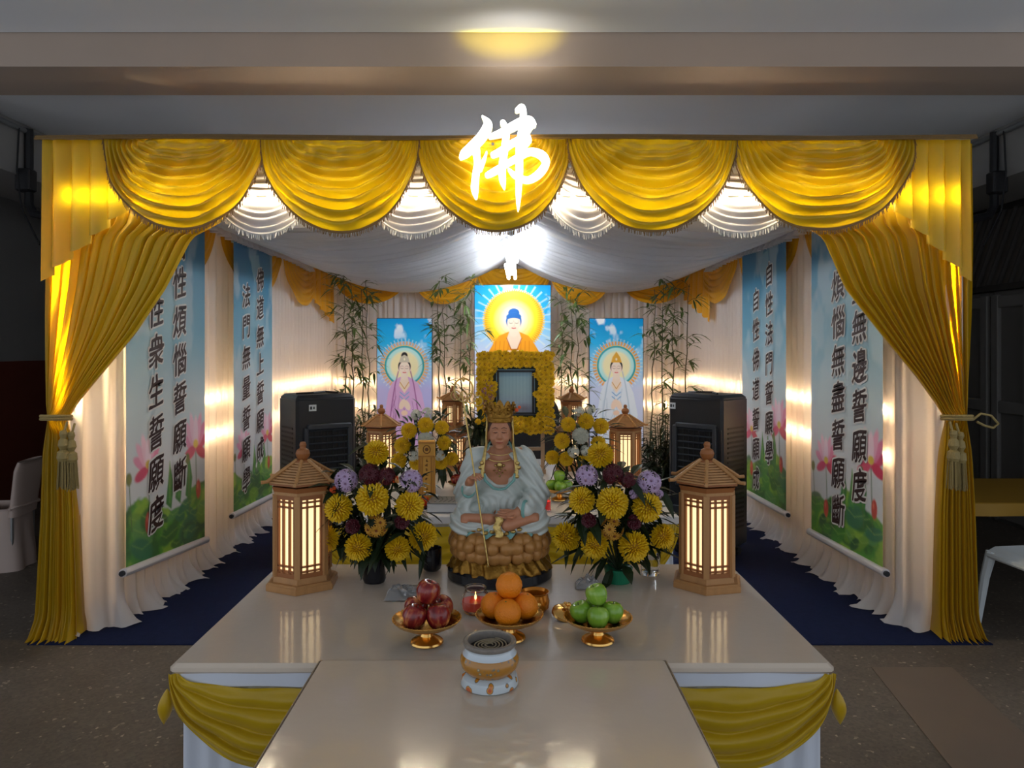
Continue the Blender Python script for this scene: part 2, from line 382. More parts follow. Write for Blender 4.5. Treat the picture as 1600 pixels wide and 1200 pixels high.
# pleated cascades at the ends
for k, (xi, xo, lab) in enumerate(((212, 66, 'gold pleated cascade with stepped hem at the left end of the valance'), (1388, 1516, 'gold pleated cascade with stepped hem at the right end of the valance'))):
    m = jabot(abs(xo-xi)*FM, .30, .69, 5, .016, 50+k)
    to_world(m, (fx(xi), YF+.012, ZT+.003), (math.copysign(1, xo-xi), 0, 0), (0, -1, 0))
    o = solo('pleated_cascade', m, M['gold_satin'], lab, 'valance cascade', 'cascades of the front valance', smooth=True)
# tied front curtains
def curtain_pts(ys, xo, xi, Y, seed, sgn):
    rs = np.random.default_rng(seed); nu = 150; yy = np.unique(np.concatenate([np.linspace(224, 630, 40), np.linspace(632, 680, 14), np.linspace(690, 1000, 26)])); A = np.zeros((nu, len(yy), 3))
    jit = rs.uniform(-.3, .3, 40)
    for j, y in enumerate(yy):
        zo = np.interp(y, ys, xo); zi = np.interp(y, ys, xi)
        z = fz(y, Y)
        wid = abs(zi-zo)*FM
        amp = np.interp(y, [224, 480, 655, 700, 1000], [.012, .022, .016, .03, .042])
        if y > 960: amp += (y-960)/40*.02
        for i, u in enumerate(np.linspace(0, 1, nu)):
            ph = 2*pi*(15*u)+1.5*math.sin(5*u)+jit[int(u*15)]*.6
            x = zo+(zi-zo)*u
            tieb = math.exp(-((y-655)/14)**2)
            yo = amp*math.sin(ph)*(1-.4*tieb)+.35*amp*math.sin(2.3*ph+u*9)
            yo += .05*math.sin(pi*u)*tieb*(-1)
            zz = z
            if y > 940:
                g = (y-940)/60; yo -= g*g*.05*(.6+.4*math.sin(ph*.5+3)); zz = max(.006+.006*math.sin(ph)+.004, z)
            A[i, j] = (fx(x, Y)+.012*math.cos(ph)*min(1, wid*2), Y+yo, zz)
    return MB().grid(A)
ysL = [224, 350, 372, 450, 520, 590, 630, 655, 666, 720, 800, 960, 1000]
c = curtain_pts(ysL, [67, 66, 66, 69, 70, 72, 74, 77, 76, 72, 70, 62, 54], [420, 345, 302, 262, 214, 154, 120, 106, 107, 114, 119, 125, 130], 3.665, 61, 1)
solo('tied_curtain', c, M['gold_satin_thin'], 'gold satin curtain gathered by a tie on the left post of the canopy', 'curtain', 'tied front curtains', smooth=True)
c = curtain_pts(ysL, [1515, 1517, 1517, 1516, 1514, 1512, 1510, 1508, 1509, 1514, 1518, 1522, 1531], [1180, 1250, 1285, 1320, 1376, 1434, 1463, 1477, 1477, 1470, 1466, 1463, 1461], 3.665, 62, -1)
solo('tied_curtain', c, M['gold_satin_thin'], 'gold satin curtain gathered by a tie on the right post of the canopy', 'curtain', 'tied front curtains', smooth=True)
# tiebacks with tassels
def tassel_pair(xc, xs, lab, loop):
    zc = fz(654, 3.66); t = thing('tassel_tieback', lab, 'tieback', (fx(xc, 3.66), 3.66, zc), group='tasselled tiebacks')
    rp = MB()
    for k in range(2):
        rp.tube([(fx(xc, 3.66)+.060*math.cos(a), 3.66+.075*math.sin(a)-.02, zc+.014*k-.006*math.sin(a)) for a in np.linspace(0, 2*pi, 30)], .009, 6)
    if loop: rp.tube([(fx(1508, 3.66)+x, 3.60, zc+z) for x, z in ((0, 0), (.04, .03), (.09, .02), (.125, -.02), (.10, -.04), (.06, -.03), (.02, -.01))], .006, 6)
    part('rope', rp, M['tassel'], t, world=True)
    for j, x in enumerate(xs):
        X = fx(x, 3.52); Yt = 3.515+.02*j
        z0 = zc-.005-.01*j
        b = MB().tube([(X, Yt+.03, z0), (X, Yt, z0-.06)], .006, 6)
        b.lathe([(.001, 0), (.014, -.004), (.018, -.02), (.012, -.04), (.02, -.05), (.024, -.075), (.014, -.095), (.026, -.105), (.029, -.135), (.022, -.15)], 14, (X, Yt, z0-.035))
        h = part('tassel', b, M['tassel'], t, world=True)
        s = MB(); rs = random.Random(j+int(xc))
        for q in range(60):
            a = rs.uniform(0, 6.28); r0 = rs.uniform(.006, .024)
            s.tube([(X+r0*math.cos(a), Yt+r0*math.sin(a), z0-.178), (X+r0*1.35*math.cos(a), Yt+r0*1.35*math.sin(a), z0-.30-rs.uniform(0, .02))], .0022, 4, caps=False)
        part('skirt_threads', s, M['tassel'], h, world=True)
tassel_pair(92, (100, 108), 'rope tieback with beige tassels on the left gold curtain', False)
tassel_pair(1491, (1489, 1503), 'rope tieback with looped cord and beige tassels on the right gold curtain', True)
rb = MB().grid(np.array([[(XR+.03+.03*s+.012*math.sin(6*v+s), YF+.1+.01*math.cos(5*v), 2.02-.26*v) for v in np.linspace(0, 1, 12)] for s in np.linspace(0, 1, 5)]))
solo('cloth_strip', rb, M['white_satin'], 'loose pale cloth strip hanging outside the right canopy post', 'cloth', smooth=True)

# white wall curtains
def wall_curtain(path, ztop, npl, amp, seed, puddle=.05, inward=None):
    path = np.array(path, float); L = np.concatenate([[0], np.cumsum(np.linalg.norm(np.diff(path, axis=0), axis=1))])
    rs = np.random.default_rng(seed); nu = int(npl*9); us = np.linspace(0, L[-1], nu)
    zz = np.concatenate([np.linspace(ztop, .25, 14), np.linspace(.2, .0, 9)]); A = np.zeros((nu, len(zz), 3))
    pj = np.cumsum(rs.uniform(.6, 1.4, npl+2)); pj = (pj-pj[0])/(pj[-2]-pj[0])*npl
    for i, s in enumerate(us):
        p = np.array([np.interp(s, L, path[:, 0]), np.interp(s, L, path[:, 1])])
        q = np.array([np.interp(min(s+.02, L[-1]), L, path[:, 0]), np.interp(min(s+.02, L[-1]), L, path[:, 1])])-np.array([np.interp(max(s-.02, 0), L, path[:, 0]), np.interp(max(s-.02, 0), L, path[:, 1])])
        q /= np.linalg.norm(q)+1e-9; nn = np.array([-q[1], q[0]])*inward
        k = np.interp(s/L[-1]*npl, pj[:-1], np.arange(npl+1)); ph = 2*pi*k
        for j, z in enumerate(zz):
            a = amp*(1.1-.35*z/ztop)*(math.sin(ph)+.3*math.sin(2*ph+.8))
            v = max(0, (.16-z)/.16)
            out = a+puddle*v**2*(1.2+.9*math.sin(ph*.37+seed)+.6*math.sin(ph*.9+1))
            zl = max(z, .006+.012*max(0, math.sin(ph*1.3+2))*v+.004*(1+math.sin(ph)))
            A[i, j] = (p[0]+nn[0]*out+q[0]*.01*math.sin(ph*.7), p[1]+nn[1]*out, zl)
    return MB().grid(A)
cl = wall_curtain([(-2.20, 3.68), (-2.16, 3.72), (-2.03, 3.84), (-2.0, 4.0), (-2.0, 8.28)], 2.34, 46, .017, 3, inward=-1)
solo('white_wall_curtain', cl, M['white_curtain'], 'white pleated curtain along the left side wall, behind two hanging banners', 'curtain', 'white wall curtains', smooth=True)
cr = wall_curtain([(2.20, 3.68), (2.16, 3.72), (2.03, 3.84), (2.0, 4.0), (2.0, 8.28)], 2.34, 46, .017, 4, inward=1)
solo('white_wall_curtain', cr, M['white_curtain'], 'white pleated curtain along the right side wall, behind two hanging banners', 'curtain', 'white wall curtains', smooth=True)
cb = wall_curtain([(-2.02, 8.3), (2.02, 8.3)], 2.36, 64, .016, 5, inward=-1)
solo('white_wall_curtain', cb, M['white_curtain'], 'white pleated curtain across the back wall, behind the bamboo and pictures', 'curtain', 'white wall curtains', smooth=True)

# roof cloth
for sg, lab in ((-1, 'left'), (1, 'right')):
    ny, nx = 260, 34; A = np.zeros((ny, nx, 3)); rs = np.random.default_rng(7+sg)
    ys = np.linspace(3.78, 8.15, ny); jj = np.interp(np.linspace(0, 40, ny), np.arange(41), rs.normal(0, .25, 41))
    for i, y in enumerate(ys):
        k = (y-3.78)/.20+jj[i]
        for j, u in enumerate(np.linspace(0, 1, nx)):
            sag = .215*4*u*(1-u)*(1+.06*math.sin(y*5))
            z = 2.45+(2.285-2.45)*u-sag
            pl = abs(math.sin(pi*(k+.35*math.sin(pi*u))))**.5
            z += -.095*pl*(.35+.65*math.sin(pi*min(1, u*.9+.05)))
            A[i, j] = (sg*1.96*u, y+.05*math.sin(pi*u)*math.sin(k*.9), z)
    t = thing('roof_drape', 'white satin ceiling cloth sagging over the %s half of the canopy' % lab, 'ceiling cloth', (sg*.98, 6.0, 2.15), group='white ceiling cloths')
    part('cloth', MB().grid(A), M['roof_cloth'], t, world=True, smooth=True)
    n = 520; B = np.zeros((n, 5, 3))
    for i, y in enumerate(np.linspace(3.8, 7.0, n)):
        ph = 2*pi*y/.11+.8*math.sin(y*11)
        for j, v in enumerate(np.linspace(0, 1, 5)):
            B[i, j] = (sg*(1.90-.02*v)+.030*math.sin(ph)*(.25+v), y+.012*v, 2.275-.022*math.sin(0)-.105*v+.012*math.sin(y*3.3))
    part('ruffle', MB().grid(B), M['white_satin'], t, world=True, smooth=True)

# inner gold valance
for sg, nm in ((-1, 'left'), (1, 'right')):
    names = ['inner gold swag on the %s wall nearest the front, behind the outer banner', 'middle inner gold swag on the %s wall, partly behind the inner banner', 'inner gold swag on the %s wall beyond the inner banner, near the back corner']
    for i, (y0, y1) in enumerate(((3.72, 4.95), (4.95, 6.33), (6.33, 7.55))):
        m, f = swag(y1-y0, .46, 8, .042 if i else .012, .038 if i else .008, 70+i+sg, a0=.4, nth=40, per=5)
        to_world(m, (sg*(1.968 if i else 1.972), (y0+y1)/2, 2.31), (0, 1, 0), (-sg, 0, 0))
        solo('inner_swag', m, M['inner_gold'], names[i] % nm, 'swag', 'gold swags of the inner valance', smooth=True)
m = jabot(1.0, .34, .60, 5, .015, 90); to_world(m, (-1.945, 7.05, 2.31), (0, 1, 0), (1, 0, 0))
solo('pleated_cascade', m, M['inner_gold'], 'inner gold cascade in the back left corner, left of the bamboo', 'valance cascade', 'inner corner cascades', smooth=True)
m = jabot(1.05, .34, .62, 5, .015, 91); to_world(m, (1.945, 8.15, 2.31), (0, -1, 0), (-1, 0, 0))
solo('pleated_cascade', m, M['inner_gold'], 'inner gold cascade in the back right corner, right of the bamboo', 'valance cascade', 'inner corner cascades', smooth=True)
for i, (a, b) in enumerate(((520, 640), (642, 748), (744, 862), (858, 958), (964, 1080))):
    Yb = 8.2; m, f = swag((b-a)*PXm(Yb), .40, 7, .042, .045, 80+i, a0=.4, nth=40, per=5)
    to_world(m, (fx((a+b)/2, Yb), Yb, 2.32), (1, 0, 0), (0, -1, 0))
    solo('inner_swag', m, M['inner_gold'], ['back wall gold swag in the left corner', 'back wall gold swag between the left corner swag and the central picture', 'back wall gold swag above the central picture', 'back wall gold swag between the central picture and the right corner swag', 'back wall gold swag in the right corner'][i], 'swag', 'gold swags of the inner valance', smooth=True)

# strings of warm lamps
def led_string(name, pts, lab, step=.06, size=.010, matk='led'):
    pts = np.array(pts, float); L = np.concatenate([[0], np.cumsum(np.linalg.norm(np.diff(pts, axis=0), axis=1))])
    c0 = pts.mean(0); t = thing(name, lab, 'light string', tuple(c0), group='warm light strings')
    tp = MB().tube(pts+np.array((0, 0, 0)), .004, 5); part('cable', tp, M['led_tape'], t, world=True)
    b = MB()
    for q in np.arange(step/2, L[-1], step):
        p = [np.interp(q, L, pts[:, k]) for k in range(3)]; b.box(p, (size, size, size))
    o = part('bulbs', b, M[matk], t, world=True, smooth=False); o['kind'] = 'stuff'
for sg, nm in ((-1, 'left'), (1, 'right')):
    for z, h in ((1.10, 'upper'), (.855, 'lower')):
        led_string('light_string', [(sg*2.029, 3.9, z), (sg*2.029, 8.3, z)], '%s warm light string glowing behind the %s white curtain' % (h, nm))
    led_string('light_string', [(sg*2.232, 3.70, 1.12), (sg*2.238, 3.70, 2.16)], 'upright warm light string behind the gold curtain at the %s post' % nm, step=.055, matk='led_post')
for z, h in ((1.06, 'upper'), (.80, 'lower')):
    led_string('light_string', [(-2.0, 8.330, z), (2.0, 8.330, z)], '%s warm light string glowing behind the back white curtain' % h)
led_string('light_string', [(-2.2, 3.630, 2.18), (2.2, 3.630, 2.18)], 'warm light string running behind the gold swags of the front valance', step=.075, matk='led_gold')

# fluorescent tubes under the ridge
for i, (y0, y1, z) in enumerate(((5.2, 6.4, 2.19), (6.5, 7.7, 2.17))):
    t = thing('tube_light', ['bright fluorescent tube under the canopy ridge, nearer one', 'bright fluorescent tube under the canopy ridge, farther one'][i], 'ceiling light', (0.0, (y0+y1)/2, z), group='fluorescent tubes')
    part('lamp_tube', MB().tube([(-.035, y0, z), (-.015, y1, z)], .016, 12).tube([(.035, y0, z), (.055, y1, z)], .016, 12), M['tube'], t, world=True)
    part('housing', MB().rbox((0.01, (y0+y1)/2, z+.05), (.045, y1-y0+.06, .04), .008), M['white_plastic'], t, world=True)
    [part('hanger', MB().tube([(0.01, yy, z+.07), (0.01, yy, 2.44)], .003, 5), M['steel'], t, world=True) for yy in (y0+.2, y1-.2)]

# glowing character sign
def ribbon(st, n=14):
    st = np.array(st, float); q = np.linspace(0, len(st)-1, n*(len(st)-1)+1); k = np.arange(len(st))
    def cr(v):                                             # smooth interpolation
        out = []
        for s in q:
            i = min(int(s), len(st)-2); f = s-i; p0, p1, p2, p3 = v[max(i-1, 0)], v[i], v[i+1], v[min(i+2, len(st)-1)]
            out.append(.5*(2*p1+(p2-p0)*f+(2*p0-5*p1+4*p2-p3)*f*f+(3*p1-p0-3*p2+p3)*f**3))
        return np.array(out)
    x, y, w = cr(st[:, 0]), cr(st[:, 1]), np.maximum(cr(st[:, 2])*.88, 2)/2
    dx, dy = np.gradient(x), np.gradient(y); l = np.hypot(dx, dy)+1e-9; nx, ny = -dy/l, dx/l
    Lp = [(x[i]+nx[i]*w[i], y[i]+ny[i]*w[i]) for i in range(len(x))]; Rp = [(x[i]-nx[i]*w[i], y[i]-ny[i]*w[i]) for i in range(len(x))]
    cap = lambda i, s: [(x[i]+w[i]*(nx[i]*math.cos(a)*s+dx[i]/l[i]*math.sin(a)*s*s*(1 if s > 0 else -1)), y[i]+w[i]*(ny[i]*math.cos(a)*s+dy[i]/l[i]*math.sin(a)*(1 if s > 0 else -1))) for a in np.linspace(.3, pi-.3, 6)]
    return Lp, Rp, cap(len(x)-1, 1), cap(0, -1)
SIGN = [
 [(196,114,12),(226,160,56),(196,222,62),(140,282,62),(92,326,54),(72,348,22)],
 [(158,300,52),(166,380,42),(156,460,46),(152,530,46),(158,574,20)],
 [(219,316,8),(206,356,20),(180,412,34)],
 [(240,226,26),(300,206,44),(362,172,52),(420,142,52),(462,140,62),(488,158,34)],
 [(478,150,46),(446,206,40),(452,250,46),(410,292,44)],
 [(256,330,34),(306,306,44),(366,264,40),(440,236,50),(466,250,24)],
 [(224,446,34),(268,422,42),(330,384,36),(400,344,40),(470,312,42),(536,334,52),(556,382,50),(516,440,50),(450,474,40),(380,446,34),(346,414,16)],
 [(312,148,36),(330,200,44),(322,300,46),(308,400,46),(310,470,44),(320,520,14)],
 [(392,76,26),(420,60,40),(428,110,44),(418,200,46),(406,300,48),(405,420,48),(402,520,40),(400,600,26),(399,648,8)]]
YS = 3.47
so = thing('character_sign', 'glowing white cut-out Chinese character sign mounted above the middle swag', 'sign', P(790, 245, YS))
face, edge = MB(), MB()
for k, st in enumerate(SIGN):
    Lp, Rp, c1, c0 = ribbon(st)
    g = lambda p: (700+p[0]/3.639, 150+p[1]/3.636)
    V = [P(*g(p), YS) for p in Lp]; U = [P(*g(p), YS) for p in Rp]; n = len(V)
    dp = np.array((0, .0006*k, 0)); th = np.array((0, .035, 0))
    face.add([np.array(v)+dp for v in V+U], [(i, i+1, n+i+1, n+i) for i in range(n-1)])
    ring = [np.array(P(*g(p), YS))+dp for p in Lp+c1+Rp[::-1]+c0]
    for cp, e in ((c1, n-1), (c0, 0)):
        pp = [np.array(P(*g(p), YS))+dp for p in cp]; ce = np.mean(pp, 0)
        fan = ([ring[e]] if False else [])+[np.array(V[e])+dp]+pp+[np.array(U[e])+dp] if e else [np.array(U[0])+dp]+pp+[np.array(V[0])+dp]
        face.add(fan, [tuple(range(len(fan)))])
    m = len(ring); edge.add(ring+[r+th for r in ring], [(i, (i+1) % m, m+(i+1) % m, m+i) for i in range(m)])
part('face', face, M['sign'], so, world=True, smooth=False); part('edge_band', edge, M['sign_edge'], so, world=True, smooth=False)
[part('bracket', MB().tube([P(x, 225, 3.51), P(x, 225, 3.595)], .008, 6), M['steel'], so, world=True) for x in (770, 815)]
sp = bpy.data.lights.new('sign_backlight', 'SPOT'); sp.energy = 9; sp.color = (1, .88, .0); sp.spot_size = math.radians(14); sp.spot_blend = .5; sp.shadow_soft_size = .03
link('sign_backlight', sp, so, loc=(0.02, .05, .30), rot=(math.radians(180-30), 0, 0), sc=(6, 1, 1))

gl = bpy.data.lights.new('added_ceiling_spot', 'SPOT'); gl.energy = 2.2; gl.color = (1, .97, .92); gl.spot_size = math.radians(120); gl.spot_blend = 1.0; gl.shadow_soft_size = .02  # added unseen spot behind the sign, brightens the ceiling and beam above
link('added_ceiling_spot', gl, so, loc=(0.05, .045, .30), rot=(pi-.75, 0, 0))
# carpet
solo('carpet', MB().box((.0, 6.0, .003), (4.66, 4.9, .006)), M['carpet'], 'navy blue carpet covering the floor under the canopy', 'carpet')
# ---------------------------------------------------------------- printed surfaces
def vnoise(h, w, cells, seed, octv=4):
    rs = np.random.default_rng(seed); out = np.zeros((h, w)); amp = 1; tot = 0
    for o in range(octv):
        cy, cx = int(cells[0]*2**o)+2, int(cells[1]*2**o)+2; g = rs.random((cy, cx))
        yy = np.linspace(0, cy-1.001, h); xx = np.linspace(0, cx-1.001, w); y0 = yy.astype(int); x0 = xx.astype(int)
        fy = (yy-y0)[:, None]; fxx = (xx-x0)[None]; fy = fy*fy*(3-2*fy); fxx = fxx*fxx*(3-2*fxx)
        a = g[y0][:, x0]*(1-fxx)+g[y0][:, x0+1]*fxx; b = g[y0+1][:, x0]*(1-fxx)+g[y0+1][:, x0+1]*fxx
        out += amp*(a*(1-fy)+b*fy); tot += amp; amp *= .5
    return out/tot
class Print:
    def __init__(s, w, h, asp): s.w, s.h, s.asp = w, h, asp; s.x, s.y = np.meshgrid(np.linspace(0, 1, w), np.linspace(0, asp, h)); s.c = np.zeros((h, w, 3)); s.px = 1.0/w
    def put(s, a, col): a = np.clip(a, 0, 1)[..., None]; s.c = s.c*(1-a)+np.array(col)*a
    def grad(s, stops):
        ys = [k[0]*s.asp for k in stops]
        for i in range(3): s.c[..., i] = np.interp(s.y, ys, [k[1][i] for k in stops])
    def ell(s, cx, cy, rx, ry, col, ang=0, soft=None, alpha=1):
        c, n = math.cos(ang), math.sin(ang); dx, dy = s.x-cx, s.y-cy
        d = np.sqrt(((dx*c+dy*n)/rx)**2+((-dx*n+dy*c)/ry)**2); soft = soft or s.px/min(rx, ry)*1.2
        s.put((1-d)/soft+.5*(soft < .5), col) if alpha == 1 else s.put(np.clip((1-d)/soft, 0, 1)*alpha, col)
    def poly(s, pts, col, alpha=1):
        ins = np.zeros(s.x.shape, bool); n = len(pts); dm = np.full(s.x.shape, 9.0)
        for i in range(n):
            x1, y1 = pts[i]; x2, y2 = pts[(i+1) % n]
            if y1 != y2:
                cnd = ((y1 > s.y) != (y2 > s.y)) & (s.x < (x2-x1)*(s.y-y1)/(y2-y1)+x1); ins ^= cnd
            dm = np.minimum(dm, s.seg(x1, y1, x2, y2))
        s.put(np.clip(np.where(ins, .5+dm/s.px, .5-dm/s.px), 0, 1)*alpha, col)
    def seg(s, x1, y1, x2, y2):
        dx, dy = x2-x1, y2-y1; t = np.clip(((s.x-x1)*dx+(s.y-y1)*dy)/(dx*dx+dy*dy+1e-12), 0, 1)
        return np.hypot(s.x-x1-t*dx, s.y-y1-t*dy)
    def line(s, pts, w, col, alpha=1):
        d = np.full(s.x.shape, 9.0)
        for a, b in zip(pts[:-1], pts[1:]): d = np.minimum(d, s.seg(*a, *b))
        s.put(np.clip((w/2-d)/s.px+.5, 0, 1)*alpha, col)
    def mesh(s, f):
        """f(u, v) -> world points, v downwards 0..1"""
        U, V = np.meshgrid(np.linspace(0, 1, s.w), np.linspace(0, 1, s.h)); A = f(U, V)
        return MB().grid(A.transpose(0, 1, 2)), np.concatenate([s.c.reshape(-1, 3), np.ones((s.w*s.h, 1))], 1)
def quad(c00, c10, c01, c11):
    c00, c10, c01, c11 = [np.array(c, float) for c in (c00, c10, c01, c11)]
    return lambda U, V: (c00*((1-U)*(1-V))[..., None]+c10*(U*(1-V))[..., None]+c01*((1-U)*V)[..., None]+c11*(U*V)[..., None])

def lotus_print(asp, seed):
    p = Print(110, int(110*asp*1.25), asp); rs = random.Random(seed); S = srgb
    p.grad([(0, S(44,122,166)), (.14, S(62,140,178)), (.36, S(112,172,196)), (.56, S(186,206,212)), (.74, S(214,216,218)), (1, S(214,216,218))])
    n = vnoise(p.h, p.w, (5, 3), seed); p.put(np.clip((n-.52)*5, 0, .5)*(p.y < asp*.62), S(196,212,216))
    c = S(150,190,204)
    p.poly([(.40,.10),(.62,.06),(.66,.20),(.54,.26),(.52,.34),(.44,.22)], c, .75); p.ell(.5, .62, .30, .20, c, .3, .5, .6); p.ell(.62, .55, .16, .3, c, -.4, .6, .6); p.ell(.36, .85, .2, .25, c, .2, .6, .5)
    b = asp
    n2 = vnoise(p.h, p.w, (14, 6), seed+5); edge = b-.30-.10*p.x*(.5)-.06*np.sin(p.x*7+seed)-.12*(n2-.5)
    p.put((p.y-edge)/(p.px*2), S(72,146,44))
    p.put(((p.y-edge)/(p.px*2)).clip(0, 1)*np.clip((n2-.5)*6, 0, .8), S(150,190,60)); p.put(((p.y-edge)/(p.px*2)).clip(0, 1)*np.clip((.46-n2)*7, 0, .8), S(24,88,38))
    for k in range(26):
        x, y = rs.uniform(0, 1), b-rs.uniform(.02, .28); r = rs.uniform(.06, .15); g = rs.choice([S(30,104,46), S(60,136,50), S(110,158,52), S(24,92,60), S(86,148,80), S(40,116,84)])
        p.ell(x, y, r, r*rs.uniform(.35, .7), g, rs.uniform(-.6, .6), .25, .9); p.line([(x, y), (x+r*.8, y-r*.2)], .006, S(150,186,90), .6); p.line([(x, y), (x-r*.7, y-r*.25)], .006, S(150,186,90), .6)
    for cx, cy, h in ((.50, b-.40, .14), (.62, b-.42, .12), (.76, b-.42, .16)): p.poly([(cx, cy-h), (cx+.05, cy), (cx+.02, cy+.14), (cx-.05, cy+.1)], S(52,132,58)); p.line([(cx, cy-h), (cx, cy+.1)], .008, S(120,176,80))
    def lotus(cx, cy, r):
        p.line([(cx, cy), (cx+.02, b-.2)], .010, S(70,110,56))
        for a, l, cc in ((-1.2, 1, S(226,140,176)), (1.2, 1, S(214,60,110)), (-.75, 1.1, S(238,176,200)), (.75, 1.1, S(232,130,170)), (-.35, 1.15, S(244,200,216)), (.35, 1.15, S(238,170,196)), (0, 1.0, S(246,214,226)), (1.9, .9, S(206,40,84)), (-1.9, .9, S(214,64,108))):
            x, y = cx+math.sin(a)*r*.55*l, cy-math.cos(a)*r*.55*l; p.ell(x, y, r*.2, r*.55*l, cc, a, .3)
        p.ell(cx, cy-r*.15, r*.2, r*.15, S(226,190,70), 0, .4)
    lotus(.24, b-.52, .16); lotus(.86, b-.60, .18)
    for cx, cy in ((.24, b-.22), (.90, b-.34)): p.ell(cx, cy, .035, .06, S(196,60,50)); p.ell(cx-.01, cy-.02, .015, .03, S(226,120,96))
    for cx, cy in ((.03, b-.48), (.74, b-.54)): p.line([(cx, cy), (cx+.03, b-.2)], .009, S(80,110,60)); p.ell(cx, cy, .03, .035, S(110,120,56))
    return p

_gl = {}
def glyph(ch, off):
    if (ch, off) not in _gl:
        c = bpy.data.curves.new('glyph', 'FONT'); c.body = ch; c.size = 1; c.offset = off; c.resolution_u = 2; c.fill_mode = 'FRONT'
        o = bpy.data.objects.new('glyph', c); COL.objects.link(o)
        dg = bpy.context.evaluated_depsgraph_get(); e = o.evaluated_get(dg); m = e.to_mesh()
        V = np.array([tuple(v.co) for v in m.vertices]); F = [tuple(f.vertices) for f in m.polygons]
        e.to_mesh_clear(); bpy.data.objects.remove(o); bpy.data.curves.remove(c); _gl[(ch, off)] = (V, F)
    return _gl[(ch, off)]
def brush(V, em):
    """lend the printed letters a hand-brushed slant and swell"""
    x, y = V[:, 0]-.5, V[:, 1]-.38
    yy = y+.16*x+.02*np.sin(7*x+4*y); xx = x*.92+.05*y+.018*np.sin(9*y+2*x)
    return xx*em, yy*em*1.0
def banner(sg, c, cols, lab, seed, em=.196):
    """c: y_a, z_top_a, z_bot_a, y_b, z_top_b, z_bot_b with a = left edge in view"""
    X = sg*(1.94 if seed == 1 else 1.885); s = abs(X)/1.95; zs = lambda z: CAMZ+(z-CAMZ)*s
    ya, zta, zba, yb, ztb, zbb = c[0]*s, zs(c[1]), zs(c[2]), c[3]*s, zs(c[4]), zs(c[5])
    cols = [(y*s, zs(z), p*s, tx) for y, z, p, tx in cols]; em *= s
    t = thing('hanging_banner', lab, 'banner', (X, (ya+yb)/2, min(zba, zbb)), group='printed hanging banners')
    p = lotus_print(abs((zta-zba)/(yb-ya)), seed)
    m, colr = p.mesh(quad((X, ya, zta), (X, yb, ztb), (X, ya, zba), (X, yb, zbb)))
    part('print', m, M['banner_print'], t, world=True, colors=colr, smooth=True)
    for nm, z1, z2, r in (('bottom_roller', zba, zbb, .022), ('top_roller', zta, ztb, .012)):
        e = .03 if nm[0] == 'b' else 0; dy = math.copysign(e, yb-ya)
        rr = part(nm, MB().tube([(X, ya-dy, z1), (X, yb+dy, z2)], r, 12), M['roller'], t, world=True)
        if e:
            part('end_cap', MB().tube([(X, ya-dy*1.5, z1), (X, ya-dy, z1)], .014, 10), M['black'], rr, world=True)
            part('end_cap', MB().tube([(X, yb+dy, z2), (X, yb+dy*1.5, z2)], .014, 10), M['black'], rr, world=True)
    ink, hal = MB(), MB(); d = math.copysign(1, yb-ya)
    for (yc, z0, pitch, txt) in cols:
        for i, ch in enumerate(txt):
            zc = z0-i*pitch
            V, F = glyph(ch, 0.0); xx, yy = brush(V, em)
            for k in range(12):                           # round white edge
                a = k*pi/6; hal.add(np.stack([np.full(len(xx), X-sg*(.0030+.00012*k)), yc+d*(xx+em*.07*math.cos(a)), zc+yy+em*.07*math.sin(a)], 1), F)
            for s in (-1, -.5, 0, .5, 1):                 # slanted broad nib
                ink.add(np.stack([np.full(len(xx), X-sg*(.0056+.0002*s)), yc+d*(xx+em*.019*s), zc+yy+em*.020*s], 1), F)
    part('letter_outline', hal, M['halo'], t, world=True, smooth=False); part('lettering', ink, M['ink'], t, world=True, smooth=False)
M['banner_print'] = print_mat('banner_print', .4, transl=.12)
banner(-1, (3.737, 2.26, .300, 4.70, 2.24, .206), [(4.337, 2.044, .2256, '自性煩惱誓願斷'), (4.048, 1.864, .223, '自性衆生誓願度')], 'left outer banner with a blue sky and lotus print, nearest the left gold curtain', 1)
banner(-1, (5.19, 2.22, .257, 6.03, 2.20, .224), [(5.73, 1.968, .2195, '佛道無上誓願成'), (5.43, 1.822, .226, '法門無量誓願學')], 'left inner banner with a blue sky and lotus print, hanging behind the left front lantern', 2, .186)
banner(1, (6.18, 2.22, .248, 5.2, 2.25, .263), [(5.53, 1.99, .223, '自性法門誓願學'), (5.825, 1.815, .235, '自性佛道誓願成')], 'right inner banner with a blue sky and lotus print, hanging beyond the right front lantern', 3, .186)
banner(1, (4.762, 2.26, .242, 3.85, 2.26, .265), [(4.366, 1.81, .2228, '煩惱無盡誓願斷'), (4.10, 2.0, .222, '衆生無邊誓願度')], 'right outer banner with a blue sky and lotus print, nearest the right gold curtain', 4)

